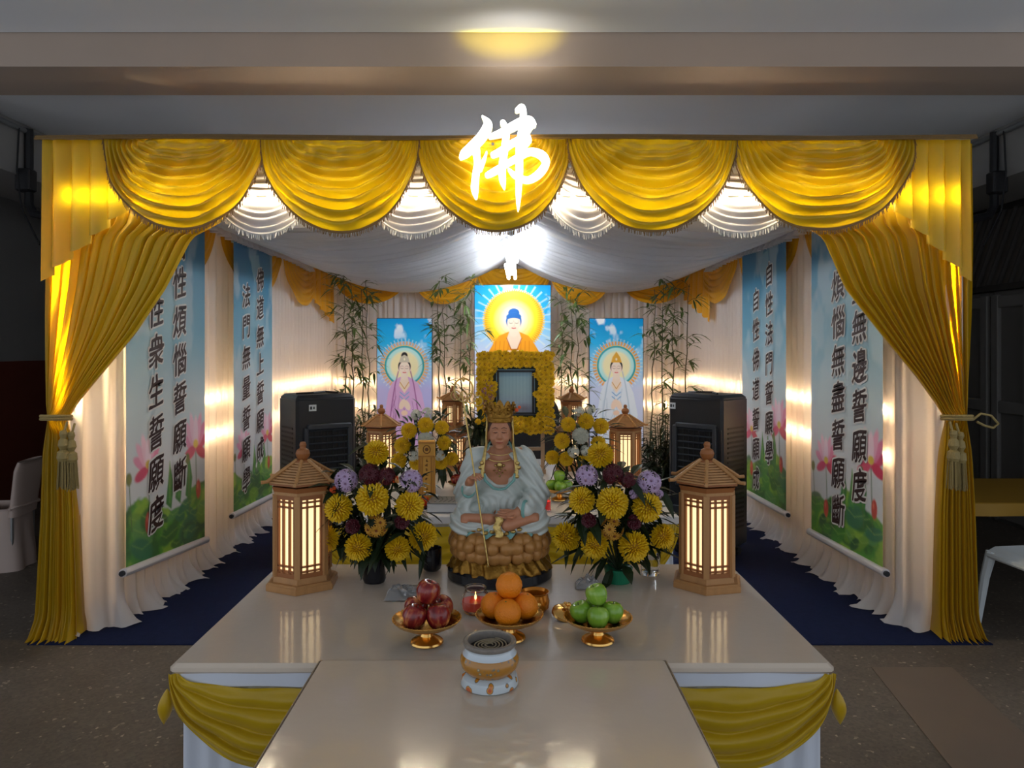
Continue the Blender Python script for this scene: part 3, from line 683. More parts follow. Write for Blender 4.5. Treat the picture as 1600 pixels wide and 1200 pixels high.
# ---------------------------------------------------------------- pictures on light boxes
def face_print(p, cx, cy, r, skin, hair, S=srgb):
    p.ell(cx, cy+r*1.0, r*.5, r*.7, skin)                                   # neck
    for s in (-1, 1): p.ell(cx+s*r*.80, cy+r*.12, r*.15, r*.48, skin)       # ears
    p.ell(cx, cy-r*.22, r*.90, r*.98, hair); p.ell(cx, cy+.06*r, r*.74, r*1.0, skin)
    k = tuple(q*.45 for q in skin)
    for s in (-1, 1):
        p.line([(cx+s*r*.14, cy-r*.20), (cx+s*r*.36, cy-r*.30), (cx+s*r*.58, cy-r*.16)], r*.07, k); p.line([(cx+s*r*.14, cy+r*.04), (cx+s*r*.34, cy+r*.10), (cx+s*r*.54, cy+r*.02)], r*.09, k)
    p.line([(cx+.02*r, cy-.1*r), (cx+r*.1, cy+r*.38), (cx-r*.08, cy+r*.40)], r*.05, tuple(q*.72 for q in skin)); p.line([(cx-r*.2, cy+r*.62), (cx, cy+r*.66), (cx+r*.2, cy+r*.62)], r*.13, S(214,90,84))
def sky_print(p, seed, low, S=srgb):
    p.grad([(0, S(6,140,204)), (.2, S(40,172,224)), (.36, S(150,206,236)), (.55, low), (1, low)])
    n = vnoise(p.h, p.w, (7, 4), seed); p.put(np.clip((n-.56)*8, 0, .95)*np.clip(1-p.y/(p.asp*.34), 0, 1), S(250,252,255))
def rays(p, cx, cy, r0, r1, n, col, w=.45, alpha=1):
    a = np.arctan2(p.y-cy, p.x-cx); d = np.hypot(p.x-cx, p.y-cy); s = .5+.5*np.sin(a*n)
    p.put(np.clip((s-1+w)*6, 0, 1)*np.clip((d-r0)/p.px, 0, 1)*np.clip((r1-d)/p.px, 0, 1)*alpha, col)
def buddha_print(S=srgb):
    p = Print(150, 260, 1.75); sky_print(p, 3, S(226,222,240)); cx, cy = .515, .46
    rays(p, cx, cy, .30, .53, 30, S(255,248,220), .2, .35)
    d = np.hypot(p.x-cx, p.y-cy)
    p.put(np.clip((.40-d)/.02, 0, 1), S(244,150,30)); rays(p, cx, cy, .30, .415, 80, S(250,196,40), .6)
    p.put(np.clip((.37-d)/.07, 0, 1), S(255,226,40)); p.put(np.clip((.28-d)/.10, 0, 1), S(252,240,170)); p.put(np.clip((.22-d)/.03, 0, 1)*np.clip((d-.18)/.03, 0, 1), S(240,214,120)); p.put(np.clip((.17-d)/.05, 0, 1), S(250,246,214))
    p.poly([(.48,.60),(.32,.67),(.25,.76),(.17,.90),(.10,1.4),(.93,1.4),(.86,.90),(.78,.76),(.71,.67),(.55,.60)], S(244,158,26))
    for k in range(9):
        x = .26+.055*k; p.line([(x+.02, .74), (x-.01+.02*(k-4)*.3, 1.3)], .008, S(216,112,14), .8)
    p.poly([(.46,.60),(.58,.60),(.62,.72),(.56,.84),(.48,.84),(.42,.72)], S(248,216,186)); p.line([(.42,.70),(.48,.85),(.56,.85),(.62,.70)], .012, S(200,96,20))
    for x, a in ((.47, .5), (.56, -.5)): p.ell(x, .90, .05, .035, S(246,214,190), a)
    p.ell(.515, .365, .075, .06, S(26,92,160)); face_print(p, .515, .495, .115, S(250,220,192), S(30,100,168)); p.ell(.515, .415, .100, .050, S(26,92,160))
    p.ell(.515, .455, .07, .02, S(250,220,192)); p.ell(.515, .475, .008, .008, S(200,60,50))
    return p
def attendant_print(robe, fold, halo, crown, low, seed, S=srgb):
    p = Print(110, 256, 2.33); sky_print(p, seed, low); cx, cy = .5, .86
    rays(p, cx, cy, .36, .50, 44, (1, .98, .9), .3, .35); d = np.hypot(p.x-cx, p.y-cy)
    rays(p, cx, cy, .36, .45, 46, halo, .75, .9); p.put(np.clip((.385-d)/p.px, 0, 1), S(244,196,110)); p.put(np.clip((.37-d)/p.px, 0, 1), S(40,160,170)); p.put(np.clip((.34-d)/.02, 0, 1), S(190,232,226)); p.put(np.clip((.29-d)/.06, 0, 1), S(250,236,186))
    p.poly([(.42,1.06),(.28,1.16),(.20,1.36),(.14,1.75),(.20,2.33),(.84,2.33),(.90,1.75),(.82,1.36),(.73,1.16),(.58,1.06)], robe)
    rs = random.Random(seed)
    for k in range(16):
        x = rs.uniform(.25, .76); y = rs.uniform(1.25, 1.9); p.line([(x, y), (x+rs.uniform(-.05, .05), y+.2), (x+rs.uniform(-.08, .08), y+.42)], .010, fold, .65)
    for s in (-1, 1): p.line([(.5+s*.10, .92), (.5+s*.17, 1.2), (.5+s*.22, 1.5), (.5+s*.26, 1.8)], .022, fold, .8)
    p.poly([(.44,1.06),(.56,1.06),(.60,1.22),(.50,1.36),(.40,1.22)], S(248,222,200)); p.line([(.42,1.16),(.5,1.28),(.58,1.16)], .014, S(206,160,60))
    for y in (1.34, 1.42): p.line([(.42, y), (.5, y+.07), (.58, y)], .016, S(120,170,210))
    p.ell(.46, 1.56, .05, .10, S(246,218,196), .4); p.ell(.55, 1.58, .05, .10, S(246,218,196), -.4); p.ell(.5, 1.72, .06, .05, S(240,206,180))
    face_print(p, .5, .90, .13, S(250,226,206), S(30,26,30))
    p.ell(.5, .68, .06, .07, S(40,36,36)) if not crown else None
    p.poly([(.40,.80),(.43,.70),(.5,.60 if crown else .66),(.57,.70),(.60,.80)], S(228,170,60) if crown else S(206,196,170)); p.ell(.5, .74, .02, .03, S(250,240,210))
    return p
def picture(px, Y, pr, lab, thick=.05):
    x0, y0, x1, y1 = px; a, b = P(x0, y0, Y), P(x1, y1, Y); X = (a.x+b.x)/2
    t = thing('light_box_picture', lab, 'picture', (X, Y, b.z), group='pictures on light boxes')
    m, colr = pr.mesh(quad((a.x, Y-.026, a.z), (b.x, Y-.026, a.z), (a.x, Y-.026, b.z), (b.x, Y-.026, b.z)))
    part('print', m, M['lit_print'], t, world=True, colors=colr, smooth=True)
    part('box_frame', MB().rbox((X, Y, (a.z+b.z)/2), (b.x-a.x+.012, .05, a.z-b.z+.012), .004), M['pic_frame'], t, world=True)
    for x in (a.x+.08, b.x-.08): part('foot_post', MB().box((x, Y+.035, b.z/2+.1), (.03, .02, b.z+.2)), M['black'], t, world=True)
M['lit_print'] = print_mat('backlit_print', .3, emit=L_PIC, spec=.3); M['pic_frame'] = mat('picture_frame_dark', srgb(60,52,56), .5)
bpr = buddha_print(); bpr.c *= .82
picture((742, 446, 860, 652), 7.7, bpr, 'large backlit picture of a blue-haired seated figure in a golden halo', .05)
S_ = srgb
picture((590, 498, 675, 697), 7.4, attendant_print(S_(216,172,214), S_(150,70,140), S_(226,170,120), False, S_(186,180,226), 11), 'backlit picture of a haloed figure in mauve robes, left of the central picture')
picture((921, 498, 1004, 697), 7.4, attendant_print(S_(226,232,240), S_(180,196,210), S_(240,160,40), True, S_(206,212,236), 12), 'backlit picture of a haloed figure in white robes, right of the central picture')

# ---------------------------------------------------------------- air coolers
def cooler(loc, rot, lab, cords):
    t = thing('air_cooler', lab, 'air cooler', loc, rot, 'portable air coolers')
    w, d, h = .42, .34, 1.08
    part('body', MB().rbox((0, 0, h/2+.05), (w, d, h-.06), .02), M['black_plastic'], t)
    part('top_cap', MB().rbox((0, 0, h+.005), (w-.01, d-.01, .06), .02), M['black_plastic'], t)
    g = MB(); zc = h*.65
    for z in (zc-.20, zc+.20): g.rbox((.015, -d/2-.008, z), (w*.74, .03, .035), .006)
    for x in (-w*.35, w*.38): g.rbox((x, -d/2-.008, zc), (.03, .03, .40), .006)
    gf = part('outlet_frame', g, M['grey_plastic'], t)
    part('outlet', MB().box((.015, -d/2-.001, zc), (w*.68, .006, .38)), M['black_mesh'], gf)
    q = MB()
    for i in range(9): q.box((.015, -d/2-.010, zc-.175+i*.044), (w*.68, .012, .007), Matrix.Rotation(.5, 4, 'X'))
    part('louvres', q, M['grey_plastic'], gf)
    q = MB()
    for i in range(9): q.box((-w*.30+.075*i*.55*2*.5, -d/2-.006, zc), (.004, .008, .37))
    part('vanes', q, M['black_plastic'], gf)
    for s in (-1, 1):
        q = MB(); 
        for i in range(22): q.box((s*(w/2+.001), 0, .22+i*.032), (.008, d*.62, .012))
        part('side_vent', q, M['black_mesh'], t)
    part('tank_panel', MB().rbox((0, -d/2-.004, .24), (w*.8, .014, .22), .006), M['grey_plastic'], t)
    part('sticker', MB().box((-.10 if rot > 0 else -w/2+.035, -d/2-.002, h-.05), (.05, .004, .042)), M['white_plastic'], t, label='white sticker')
    st = part('sticker_print', MB().box((-.112 if rot > 0 else -w/2+.028, -d/2-.0045, h-.05), (.014, .002, .02)).box((-.092 if rot > 0 else -w/2+.046, -d/2-.0045, h-.05), (.010, .002, .016)), M['grey_plastic'], t)
    part('cord', MB().tube([(-.15, .0, h+.038), (-.05, -.06, h+.045), (.05, -.02, h+.046), (.12, -.08, h+.04)], .008, 6), M['black'], t)
    for x in (-w/2+.05, w/2-.05):
        for y in (-d/2+.05, d/2-.05): part('caster', MB().tube([(x-.012, y, .034), (x+.012, y, .034)], .028, 12), M['black'], t)
cooler((P(496, 700, 5.1).x, 5.1, .006), math.radians(36), 'black air cooler near the left wall, behind the left front lantern', 0)
cooler((P(1106, 700, 5.1).x, 5.1, .006), math.radians(-46), 'black air cooler near the right wall, behind the right front lantern', 1)

# ---------------------------------------------------------------- bamboo and palms
def leaf(mb, base, d, l, w, up=None, curl=.15):
    d = np.array(d, float); d /= np.linalg.norm(d)+1e-9; up = np.array(up if up is not None else (0, 0, 1.0)); s = np.cross(d, up)
    if np.linalg.norm(s) < .05: s = np.array((1.0, 0, 0))
    s /= np.linalg.norm(s); n = np.cross(s, d); b = np.array(base, float); V = []
    for t, k in ((0, .15), (.25, .9), (.55, 1), (.82, .5), (1, .02)):
        c = b+d*l*t-np.array((0, 0, 1.0))*curl*l*t*t
        V += [c-s*w*k/2+n*w*.12*k, c, c+s*w*k/2+n*w*.12*k]
    mb.add(V, [(i*3+j, i*3+j+1, i*3+j+4, i*3+j+3) for i in range(4) for j in (0, 1)])
def bamboo(xs, Y, lab, seed):
    rs = random.Random(seed); x0 = sum(a[0] for a in xs)/len(xs)
    t = thing('bamboo_plant', lab, 'bamboo', (P(x0, 600, Y).x, Y, .006), group='tall bamboo plants')
    part('pot', MB().lathe([(.001, 0), (.12, 0), (.15, .26), (.16, .28), (.145, .28), (.13, .25), (.001, .25)], 24, (t.location.x, Y, .006)), M['black_plastic'], t, world=True)
    for k, (xb, xt, yt) in enumerate(xs):
        yy = Y+rs.uniform(-.12, .12); top = P(xt, yt, yy); bot = P(xb, 700, yy); n = 12
        root = Vector((t.location.x+(bot.x-t.location.x)*.4, Y+(yy-Y)*.4, .25))
        pts = [root]+[bot.lerp(top, i/n)+Vector((rs.uniform(-.012, .012), rs.uniform(-.01, .01), 0)) for i in range(n+1)]
        L = [.009]+[.008-.0055*i/n for i in range(n+1)]
        st = part('stem', MB().tube(pts, L, 6), M['bamboo_stem'], t, world=True)
        lf = MB(); tw = MB()
        for i in range(2, n+2):
            f = i/n
            if rs.random() < (.7 if f < .3 else .4 if f < .6 else .0): continue
            for q in range(rs.choice((1, 2, 2))):
                a = rs.uniform(0, 6.28); p = np.array(pts[i])+np.array((0, 0, rs.uniform(-.05, .05))); l = rs.uniform(.04, .14)
                e = p+np.array((math.cos(a)*l, math.sin(a)*l*.6, l*rs.uniform(.2, .9)))
                tw.tube([p, (p+e)/2+np.array((0, 0, .01)), e], .002, 4, caps=False)
                for z in range(rs.randint(5, 8)):
                    b = a+rs.uniform(-1.3, 1.3); leaf(lf, p+(e-p)*rs.uniform(.45, 1), (math.cos(b), math.sin(b)*.8, rs.uniform(-.5, .75)), rs.uniform(.09, .17), rs.uniform(.018, .027), curl=rs.uniform(.1, .5))
        part('leaves', lf, M['bamboo_leaf'], st, world=True, smooth=False); part('twigs', tw, M['bamboo_stem'], st, world=True)
bamboo([(543, 538, 432), (553, 549, 445), (567, 566, 452), (578, 573, 440)], 6.7, 'tall bamboo plant between the left air cooler and the mauve-robed picture', 1)
bamboo([(688, 685, 442), (700, 692, 470), (722, 718, 478), (735, 736, 446)], 6.9, 'tall bamboo plant between the mauve-robed picture and the central picture', 2)
bamboo([(877, 878, 470), (892, 894, 462), (905, 901, 466)], 6.9, 'tall bamboo plant between the central picture and the white-robed picture', 3)
bamboo([(1017, 1024, 452), (1033, 1038, 446), (1049, 1053, 462), (1069, 1077, 444)], 6.7, 'tall bamboo plant between the white-robed picture and the right air cooler', 4)
def palm(x, Y, lab, seed, h=.98):
    rs = random.Random(seed); X = P(x, 600, Y).x; t = thing('potted_palm', lab, 'potted plant', (X, Y, .006), group='potted palms')
    part('pot', MB().lathe([(.001, 0), (.10, 0), (.13, .22), (.14, .24), (.125, .24), (.11, .21), (.001, .21)], 24, (X, Y, .006)), M['black_plastic'], t, world=True)
    st, lf = MB(), MB()
    for k in range(34):
        a = rs.uniform(0, 6.28); l = h*rs.uniform(.5, 1.0); r = rs.uniform(.05, .17); b = np.array((X+.05*math.cos(a), Y+.05*math.sin(a), .2)); e = np.array((X+r*math.cos(a), Y+r*math.sin(a), l))
        mid = (b+e)/2+np.array((-.02*math.cos(a), -.02*math.sin(a), .06)); c = [(1-s)**2*b+2*s*(1-s)*mid+s*s*e for s in np.linspace(0, 1, 7)]
        st.tube(c, .0035, 5, caps=False)
        for z in range(12):
            s = .4+.6*z/11; p = (1-s)**2*b+2*s*(1-s)*mid+s*s*e
            for sd in (-1, 1):
                q = a+sd*rs.uniform(.5, 1.3); leaf(lf, p, (math.cos(q), math.sin(q), rs.uniform(-.1, .9)), rs.uniform(.09, .16), .020, curl=.35)
    part('stalks', st, M['bamboo_stem'], t, world=True); part('fronds', lf, M['leaf'], t, world=True, smooth=False)
palm(566, 5.7, 'dark green potted palm beside the left air cooler', 8); palm(1034, 5.7, 'dark green potted palm beside the right air cooler', 9)
# ---------------------------------------------------------------- tables
TZ = .75
def skirt_path(path, z0, z1, npl, amp, closed=False):
    path = np.array(path, float); L = np.concatenate([[0], np.cumsum(np.linalg.norm(np.diff(path, axis=0), axis=1))]); nu = npl*8; A = np.zeros((nu, 8, 3))
    for i, s in enumerate(np.linspace(0, L[-1], nu)):
        p = np.array([np.interp(s, L, path[:, k]) for k in (0, 1)]); a, b = [np.array([np.interp(np.clip(s+e, 0, L[-1]), L, path[:, k]) for k in (0, 1)]) for e in (-.01, .01)]
        q = (b-a)/(np.linalg.norm(b-a)+1e-9); n = np.array([q[1], -q[0]])
        for j, v in enumerate(np.linspace(0, 1, 8)):
            o = amp*(.3+.7*v)*(math.sin(2*pi*npl*s/L[-1])+.35*math.sin(2*pi*npl*.61*s/L[-1]+1)); A[i, j] = (p[0]+n[0]*o, p[1]+n[1]*o, z1+(z0-z1)*v)
    return MB().grid(A)
xl, xr, yf, yb = -.735, .70, 1.585, 2.33
t = thing('offering_table', 'wide offering table under glossy cream film carrying the lanterns, statue and fruit', 'table', ((xl+xr)/2, (yf+yb)/2, 0))
part('tabletop', MB().rbox(((xl+xr)/2, (yf+yb)/2, TZ-.012), (xr-xl, yb-yf, .024), .008), M['tabletop'], t, world=True)
part('overhang', skirt_path([(xl+.006, yb-.006), (xl+.006, yf+.006), (xr-.006, yf+.006), (xr-.006, yb-.006), (xl+.006, yb-.006)], TZ-.05, TZ-.006, 22, .0025), M['skirt'], t, world=True, smooth=True)
part('skirt', skirt_path([(xl+.022, yb-.022), (xl+.022, yf+.022), (xr-.022, yf+.022), (xr-.022, yb-.022), (xl+.022, yb-.022)], .012, TZ-.026, 90, .007), M['skirt'], t, world=True, smooth=True)
for i, (a, b) in enumerate(((xl-.004, xl+.48), (xr-.48, xr+.004))):
    m, f = swag(b-a, .205, 4, .026, .012, 120+i, a0=.90, per=11, sag=.03); to_world(m, ((a+b)/2, yf+.004, TZ-.022), (1, 0, 0), (0, -1, 0))
    o = solo('table_swag', m, M['gold_satin'], ['gold satin swag on the left front of the offering table', 'gold satin swag on the right front of the offering table'][i], 'swag', 'table front swags', smooth=True)
    e = a if i == 0 else b; s = -1 if i == 0 else 1
    k = MB().grid(np.array([[(e+s*(.004+.012*v)+.016*math.sin(pi*v)*math.cos(a2), yf+.01+.016*math.sin(pi*v)*math.sin(a2)+.01*v, TZ-.055-.085*v) for v in np.linspace(.03, 1, 9)] for a2 in np.arange(12)*2*pi/12]), closeu=True)
    part('gathered_tail', k, M['gold_satin'], o, world=True, smooth=True)
fxl, fxr, fy0, fy1, FZ = -.408, .334, .52, 1.578, .764
t = thing('incense_table', 'narrow cream film-covered table end-on in front, carrying the incense burner', 'table', ((fxl+fxr)/2, 1.05, 0))
part('tabletop', MB().rbox(((fxl+fxr)/2, (fy0+fy1)/2, FZ-.0125), (fxr-fxl, fy1-fy0, .025), .005), M['tabletop'], t, world=True)
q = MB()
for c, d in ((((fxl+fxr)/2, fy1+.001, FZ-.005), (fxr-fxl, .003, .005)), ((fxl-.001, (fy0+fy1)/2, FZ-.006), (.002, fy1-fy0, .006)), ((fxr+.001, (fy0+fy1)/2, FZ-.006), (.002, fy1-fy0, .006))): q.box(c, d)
part('film_edge_shade', q, M['film_edge_shade'], t, world=True)  # edge strips coloured darker to stand in for the shadow line there
part('skirt', skirt_path([(fxl+.02, fy1-.06), (fxl+.02, fy0+.02), (fxr-.02, fy0+.02), (fxr-.02, fy1-.06)], .012, FZ-.026, 60, .006), M['skirt'], t, world=True, smooth=True)
AZ = .72; al, ar, af, ab = -.82, .72, 3.13, 4.75
t = thing('altar_table', 'rear altar table with white cloth top carrying tablet, flowers and rear lanterns', 'table', ((al+ar)/2, (af+ab)/2, 0))
part('tabletop', MB().rbox(((al+ar)/2, (af+ab)/2, AZ-.02), (ar-al, ab-af, .04), .006), mat('altar_cloth', srgb(206,200,196), .35, var=.05, vscale=4), t, world=True)
part('skirt', skirt_path([(al+.02, ab-.02), (al+.02, af+.03), (ar-.02, af+.03), (ar-.02, ab-.02), (al+.02, ab-.02)], .012, AZ-.04, 110, .008), M['skirt'], t, world=True, smooth=True)
for i, (a, b) in enumerate(((al, -.05), (-.05, ar))):
    m, f = swag(b-a, .30, 6, .022, .03, 130+i, a0=.8, per=8, sag=.01); to_world(m, ((a+b)/2, af-.004, AZ-.036), (1, 0, 0), (0, -1, 0))
    solo('table_swag', m, M['gold_satin'], ['gold satin swag on the rear altar front, left of the statue', 'gold satin swag on the rear altar front, right of the statue'][i], 'swag', 'altar front swags', smooth=True)

# ---------------------------------------------------------------- lanterns
def hexring(R, z, rot=0): return [(R*math.cos(a+rot), R*math.sin(a+rot), z) for a in np.arange(6)*pi/3]
def hexprism(mb, R0, R1, z0, z1):
    V = hexring(R0, z0)+hexring(R1, z1)
    return mb.add(V, [tuple(range(5, -1, -1)), tuple(range(6, 12))]+[(i, (i+1)%6, 6+(i+1)%6, 6+i) for i in range(6)])
def lantern_body(t, zb, zt, R, lat):
    part('paper_shade', hexprism(MB(), R*.93, R*.93, zb, zt), M['paper'], t, smooth=False)
    for i in range(6):
        a = i*pi/3; part('post', MB().box((R*.985*math.cos(a), R*.985*math.sin(a), (zb+zt)/2), (.016, .016, zt-zb), Matrix.Rotation(a, 4, 'Z')), M['lantern_wood'], t)
    for i in range(6):
        a = i*pi/3+pi/6; d = R*math.cos(pi/6)*.985; L = R-.012; Rz = Matrix.Rotation(a, 4, 'Z'); q = MB()
        c = lambda s, z: (d*math.cos(a)-s*math.sin(a), d*math.sin(a)+s*math.cos(a), z)
        for z, h in ((zb+.006, .012), (zt-.006, .012)): q.box(c(0, z), (.010, L, h), Rz)
        for s in (-L/6, L/6): q.box(c(s, (zb+zt)/2), (.008, .0048, zt-zb), Rz)
        for s in (-L/2+.003, L/2-.003): q.box(c(s, (zb+zt)/2), (.008, .008, zt-zb), Rz)
        H = zt-zb
        for z in lat: q.box(c(0, zb+H*z), (.008, L, .0046), Rz)
        part('lattice', q, M['lantern_wood_dark'], t)
def lantern_roof(t, z0, R, z1, r1, nm='roof', flare=0):
    q = MB(); hexprism(q, R*.80, R*.90, z0-.034, z0-.012); hexprism(q, R*.97, R*.97, z0-.006, z0); n = 9
    part('eave', q, M['lantern_wood_dark'], t)
    s = MB()
    for k in range(n):
        f0, f1 = k/n, (k+1)/n; hexprism(s, R+(r1-R)*f0, R+(r1-R)*f0-.0015, z0+(z1-z0)*f0, z0+(z1-z0)*f1-.0022); hexprism(s, R+(r1-R)*f1-.004, R+(r1-R)*f1-.004, z0+(z1-z0)*f0, z0+(z1-z0)*f1)
    rf = part(nm, s, M['lantern_wood'], t)
    g = MB()
    for a in np.arange(6)*pi/3:
        pts = [(r1*.9*math.cos(a), r1*.9*math.sin(a), z1+.003), ((R+.004)*math.cos(a), (R+.004)*math.sin(a), z0+.004), ((R+.02)*math.cos(a), (R+.02)*math.sin(a), z0+.004+flare)]
        g.tube(pts, .0055, 6)
    part('hip_rib', g, M['lantern_wood'], rf)
def finial(t, z, s=1): part('finial', MB().lathe([(.001, 0), (.022*s, 0), (.022*s, .006*s), (.012*s, .009*s), (.018*s, .016*s), (.0205*s, .026*s), (.017*s, .036*s), (.009*s, .041*s), (.0085*s, .046*s), (.010*s, .050*s), (.0075*s, .058*s), (.001, .060*s)], 18, (0, 0, z)), M['lantern_wood_dark'], t)
LAT = (.075, .135, .855, .915)
def lantern(loc, rot, lab, s=1.0):
    t = thing('table_lantern', lab, 'lantern', loc, rot, 'hexagonal wooden lanterns')
    b = hexprism(hexprism(hexprism(MB(), .106, .106, 0, .017), .104, .098, .017, .022), .086, .084, .022, .038); part('base', b, M['lantern_wood'], t)
    lantern_body(t, .038, .268, .078, LAT)
    part('frieze', hexprism(MB(), .083, .083, .268, .284), M['lantern_wood'], t)
    lantern_roof(t, .302, .099, .356, .021); finial(t, .352)
    return t
lantern((P(474, 900, 2.13).x, 2.125, TZ+.0005), math.radians(-90+5), 'lit wooden lantern at the left of the offering table, before the left air cooler')
lantern((P(1104, 900, 2.13).x, 2.125, TZ+.0005), math.radians(-90-16), 'lit wooden lantern at the right of the offering table, before the right air cooler')
lantern((P(596, 700, 3.93).x, 3.93, AZ+.0005), math.radians(-90+8), 'lit wooden lantern on the rear altar, below the mauve-robed picture')
lantern((P(977, 700, 3.93).x, 3.93, AZ+.0005), math.radians(-90+22), 'lit wooden lantern on the rear altar, below the white-robed picture')
def pagoda(loc, rot, lab):
    t = thing('pagoda_lantern', lab, 'lantern', loc, rot, 'two-tier pagoda lanterns')
    part('base', hexprism(hexprism(MB(), .10, .10, 0, .02), .085, .085, .02, .036), M['lantern_wood'], t)
    lantern_body(t, .036, .20, .075, (.1, .2, .8, .9)); lantern_roof(t, .232, .105, .262, .06, 'lower_roof', .014)
    lantern_body(t, .262, .385, .055, (.12, .24, .86)); lantern_roof(t, .412, .078, .445, .018, 'upper_roof', .006); finial(t, .442, .8)
pagoda((P(707, 700, 4.35).x, 4.35, AZ+.0005), math.radians(-90+16), 'lit two-tier pagoda lantern behind the left rear flowers and staff head')
pagoda((P(893, 700, 4.35).x, 4.35, AZ+.0005), math.radians(-90-14), 'lit two-tier pagoda lantern behind the right rear flowers')

# ---------------------------------------------------------------- flowers
def mum_mesh(name, mt, n=280, flat=.88, core=.62, w=.078, seed=0, core_mat=None):
    rs = random.Random(seed); m = MB(); m.mat(1).ball((0, 0, 0), (core*.9, core*.9, core*.9*flat), 14, 10); m.mat(0)
    for i in range(n):
        z = 1-1.62*(i+.5)/n; a = i*2.39996+rs.uniform(-.1, .1); r = math.sqrt(max(0, 1-z*z)); d = np.array((r*math.cos(a), r*math.sin(a), z)); f = np.array((1, 1, flat))
        u = np.cross(d, (0, 0, 1.0)); u = u/(np.linalg.norm(u)+1e-6); v = np.cross(u, d); L = rs.uniform(.93, 1.06)
        up = np.array((0, 0, .16*(1-z)))*0
        P0, P1, P2 = d*core*.9, d*.84*L+v*.06, d*1.0*L+v*(.10 if z < .5 else -.02)
        k = w*(1 if z > 0 else 1.2)
        V = [P0-u*k*.6, P0+u*k*.6, P1-u*k-d*.03, P1+d*.015, P1+u*k-d*.03, P2-u*k*.45, P2+u*k*.45]
        m.add([p*f for p in V], [(0, 1, 3, 2), (1, 4, 3), (2, 3, 5), (3, 6, 5), (3, 4, 6)])
    return mesh_of(name, m, [mt, core_mat or mt], smooth=False)
def spray_mesh(name, mt, nd=9, seed=0, npet=15, spread=1.0, heart=True, hm=None):
    rs = random.Random(seed); m = MB()
    for k in range(nd):
        z = 1-1.1*(k+.3)/nd; a = k*2.4+rs.uniform(-.3, .3); r = math.sqrt(max(0, 1-z*z)); d = np.array((r*math.cos(a), r*math.sin(a), z)); c = d*.62*spread
        u = np.cross(d, (.3, .2, 1.0)); u /= np.linalg.norm(u)+1e-6; v = np.cross(d, u); R = .46
        for ring, (rr, tilt) in enumerate(((R, .12), (R*.72, .34))):
            for i in range(npet):
                b = 2*pi*(i+.5*ring)/npet+rs.uniform(-.08, .08); e = u*math.cos(b)+v*math.sin(b); w = np.cross(d, e)*.056
                p1, p2 = c+e*rr*.6+d*tilt*rr, c+e*rr+d*(tilt*rr*.9)
                m.mat(0).add([c-w*.4, c+w*.4, p1+w, p2+w*.5, p2-w*.5, p1-w], [(0, 1, 2, 5), (5, 2, 3, 4)])
        m.mat(1 if heart else 0).ball(c+d*.07, .085, 8, 6)
    return mesh_of(name, m, [mt, hm or M['mum_heart']], smooth=False)
HEADS = {'y': mum_mesh('yellow_mum', M['mum_yellow'], 230, .88, .58, .066, 1, M['mum_core_shade']), 'y2': mum_mesh('yellow_mum_full', M['mum_yellow'], 260, .95, .6, .062, 2, M['mum_core_shade']), 'w': mum_mesh('white_mum', M['mum_white'], seed=3),
         'p': spray_mesh('mauve_spray', M['mum_purple'], 11, 4, 12, 1.15, hm=M['mauve_heart']), 'r': spray_mesh('dark_red_spray', M['mum_red'], 10, 5, 15, heart=False), 'b': spray_mesh('bronze_spray', M['mum_bronze'], 6, 6),
         'c': mum_mesh('dark_red_mum', M['mum_red'], 90, .8, .6, .16, 7), 'ws': spray_mesh('white_spray', M['mum_white'], 7, 8, heart=False), 'o': spray_mesh('orange_spray', M['mum_orange'], 5, 9, heart=False)}
NAMES = {'y': 'yellow_chrysanthemum', 'y2': 'yellow_chrysanthemum', 'w': 'white_chrysanthemum', 'p': 'mauve_flower_spray', 'r': 'dark_red_flower_spray', 'b': 'bronze_flower_spray', 'c': 'dark_red_chrysanthemum', 'ws': 'white_flower_spray', 'o': 'orange_flower'}
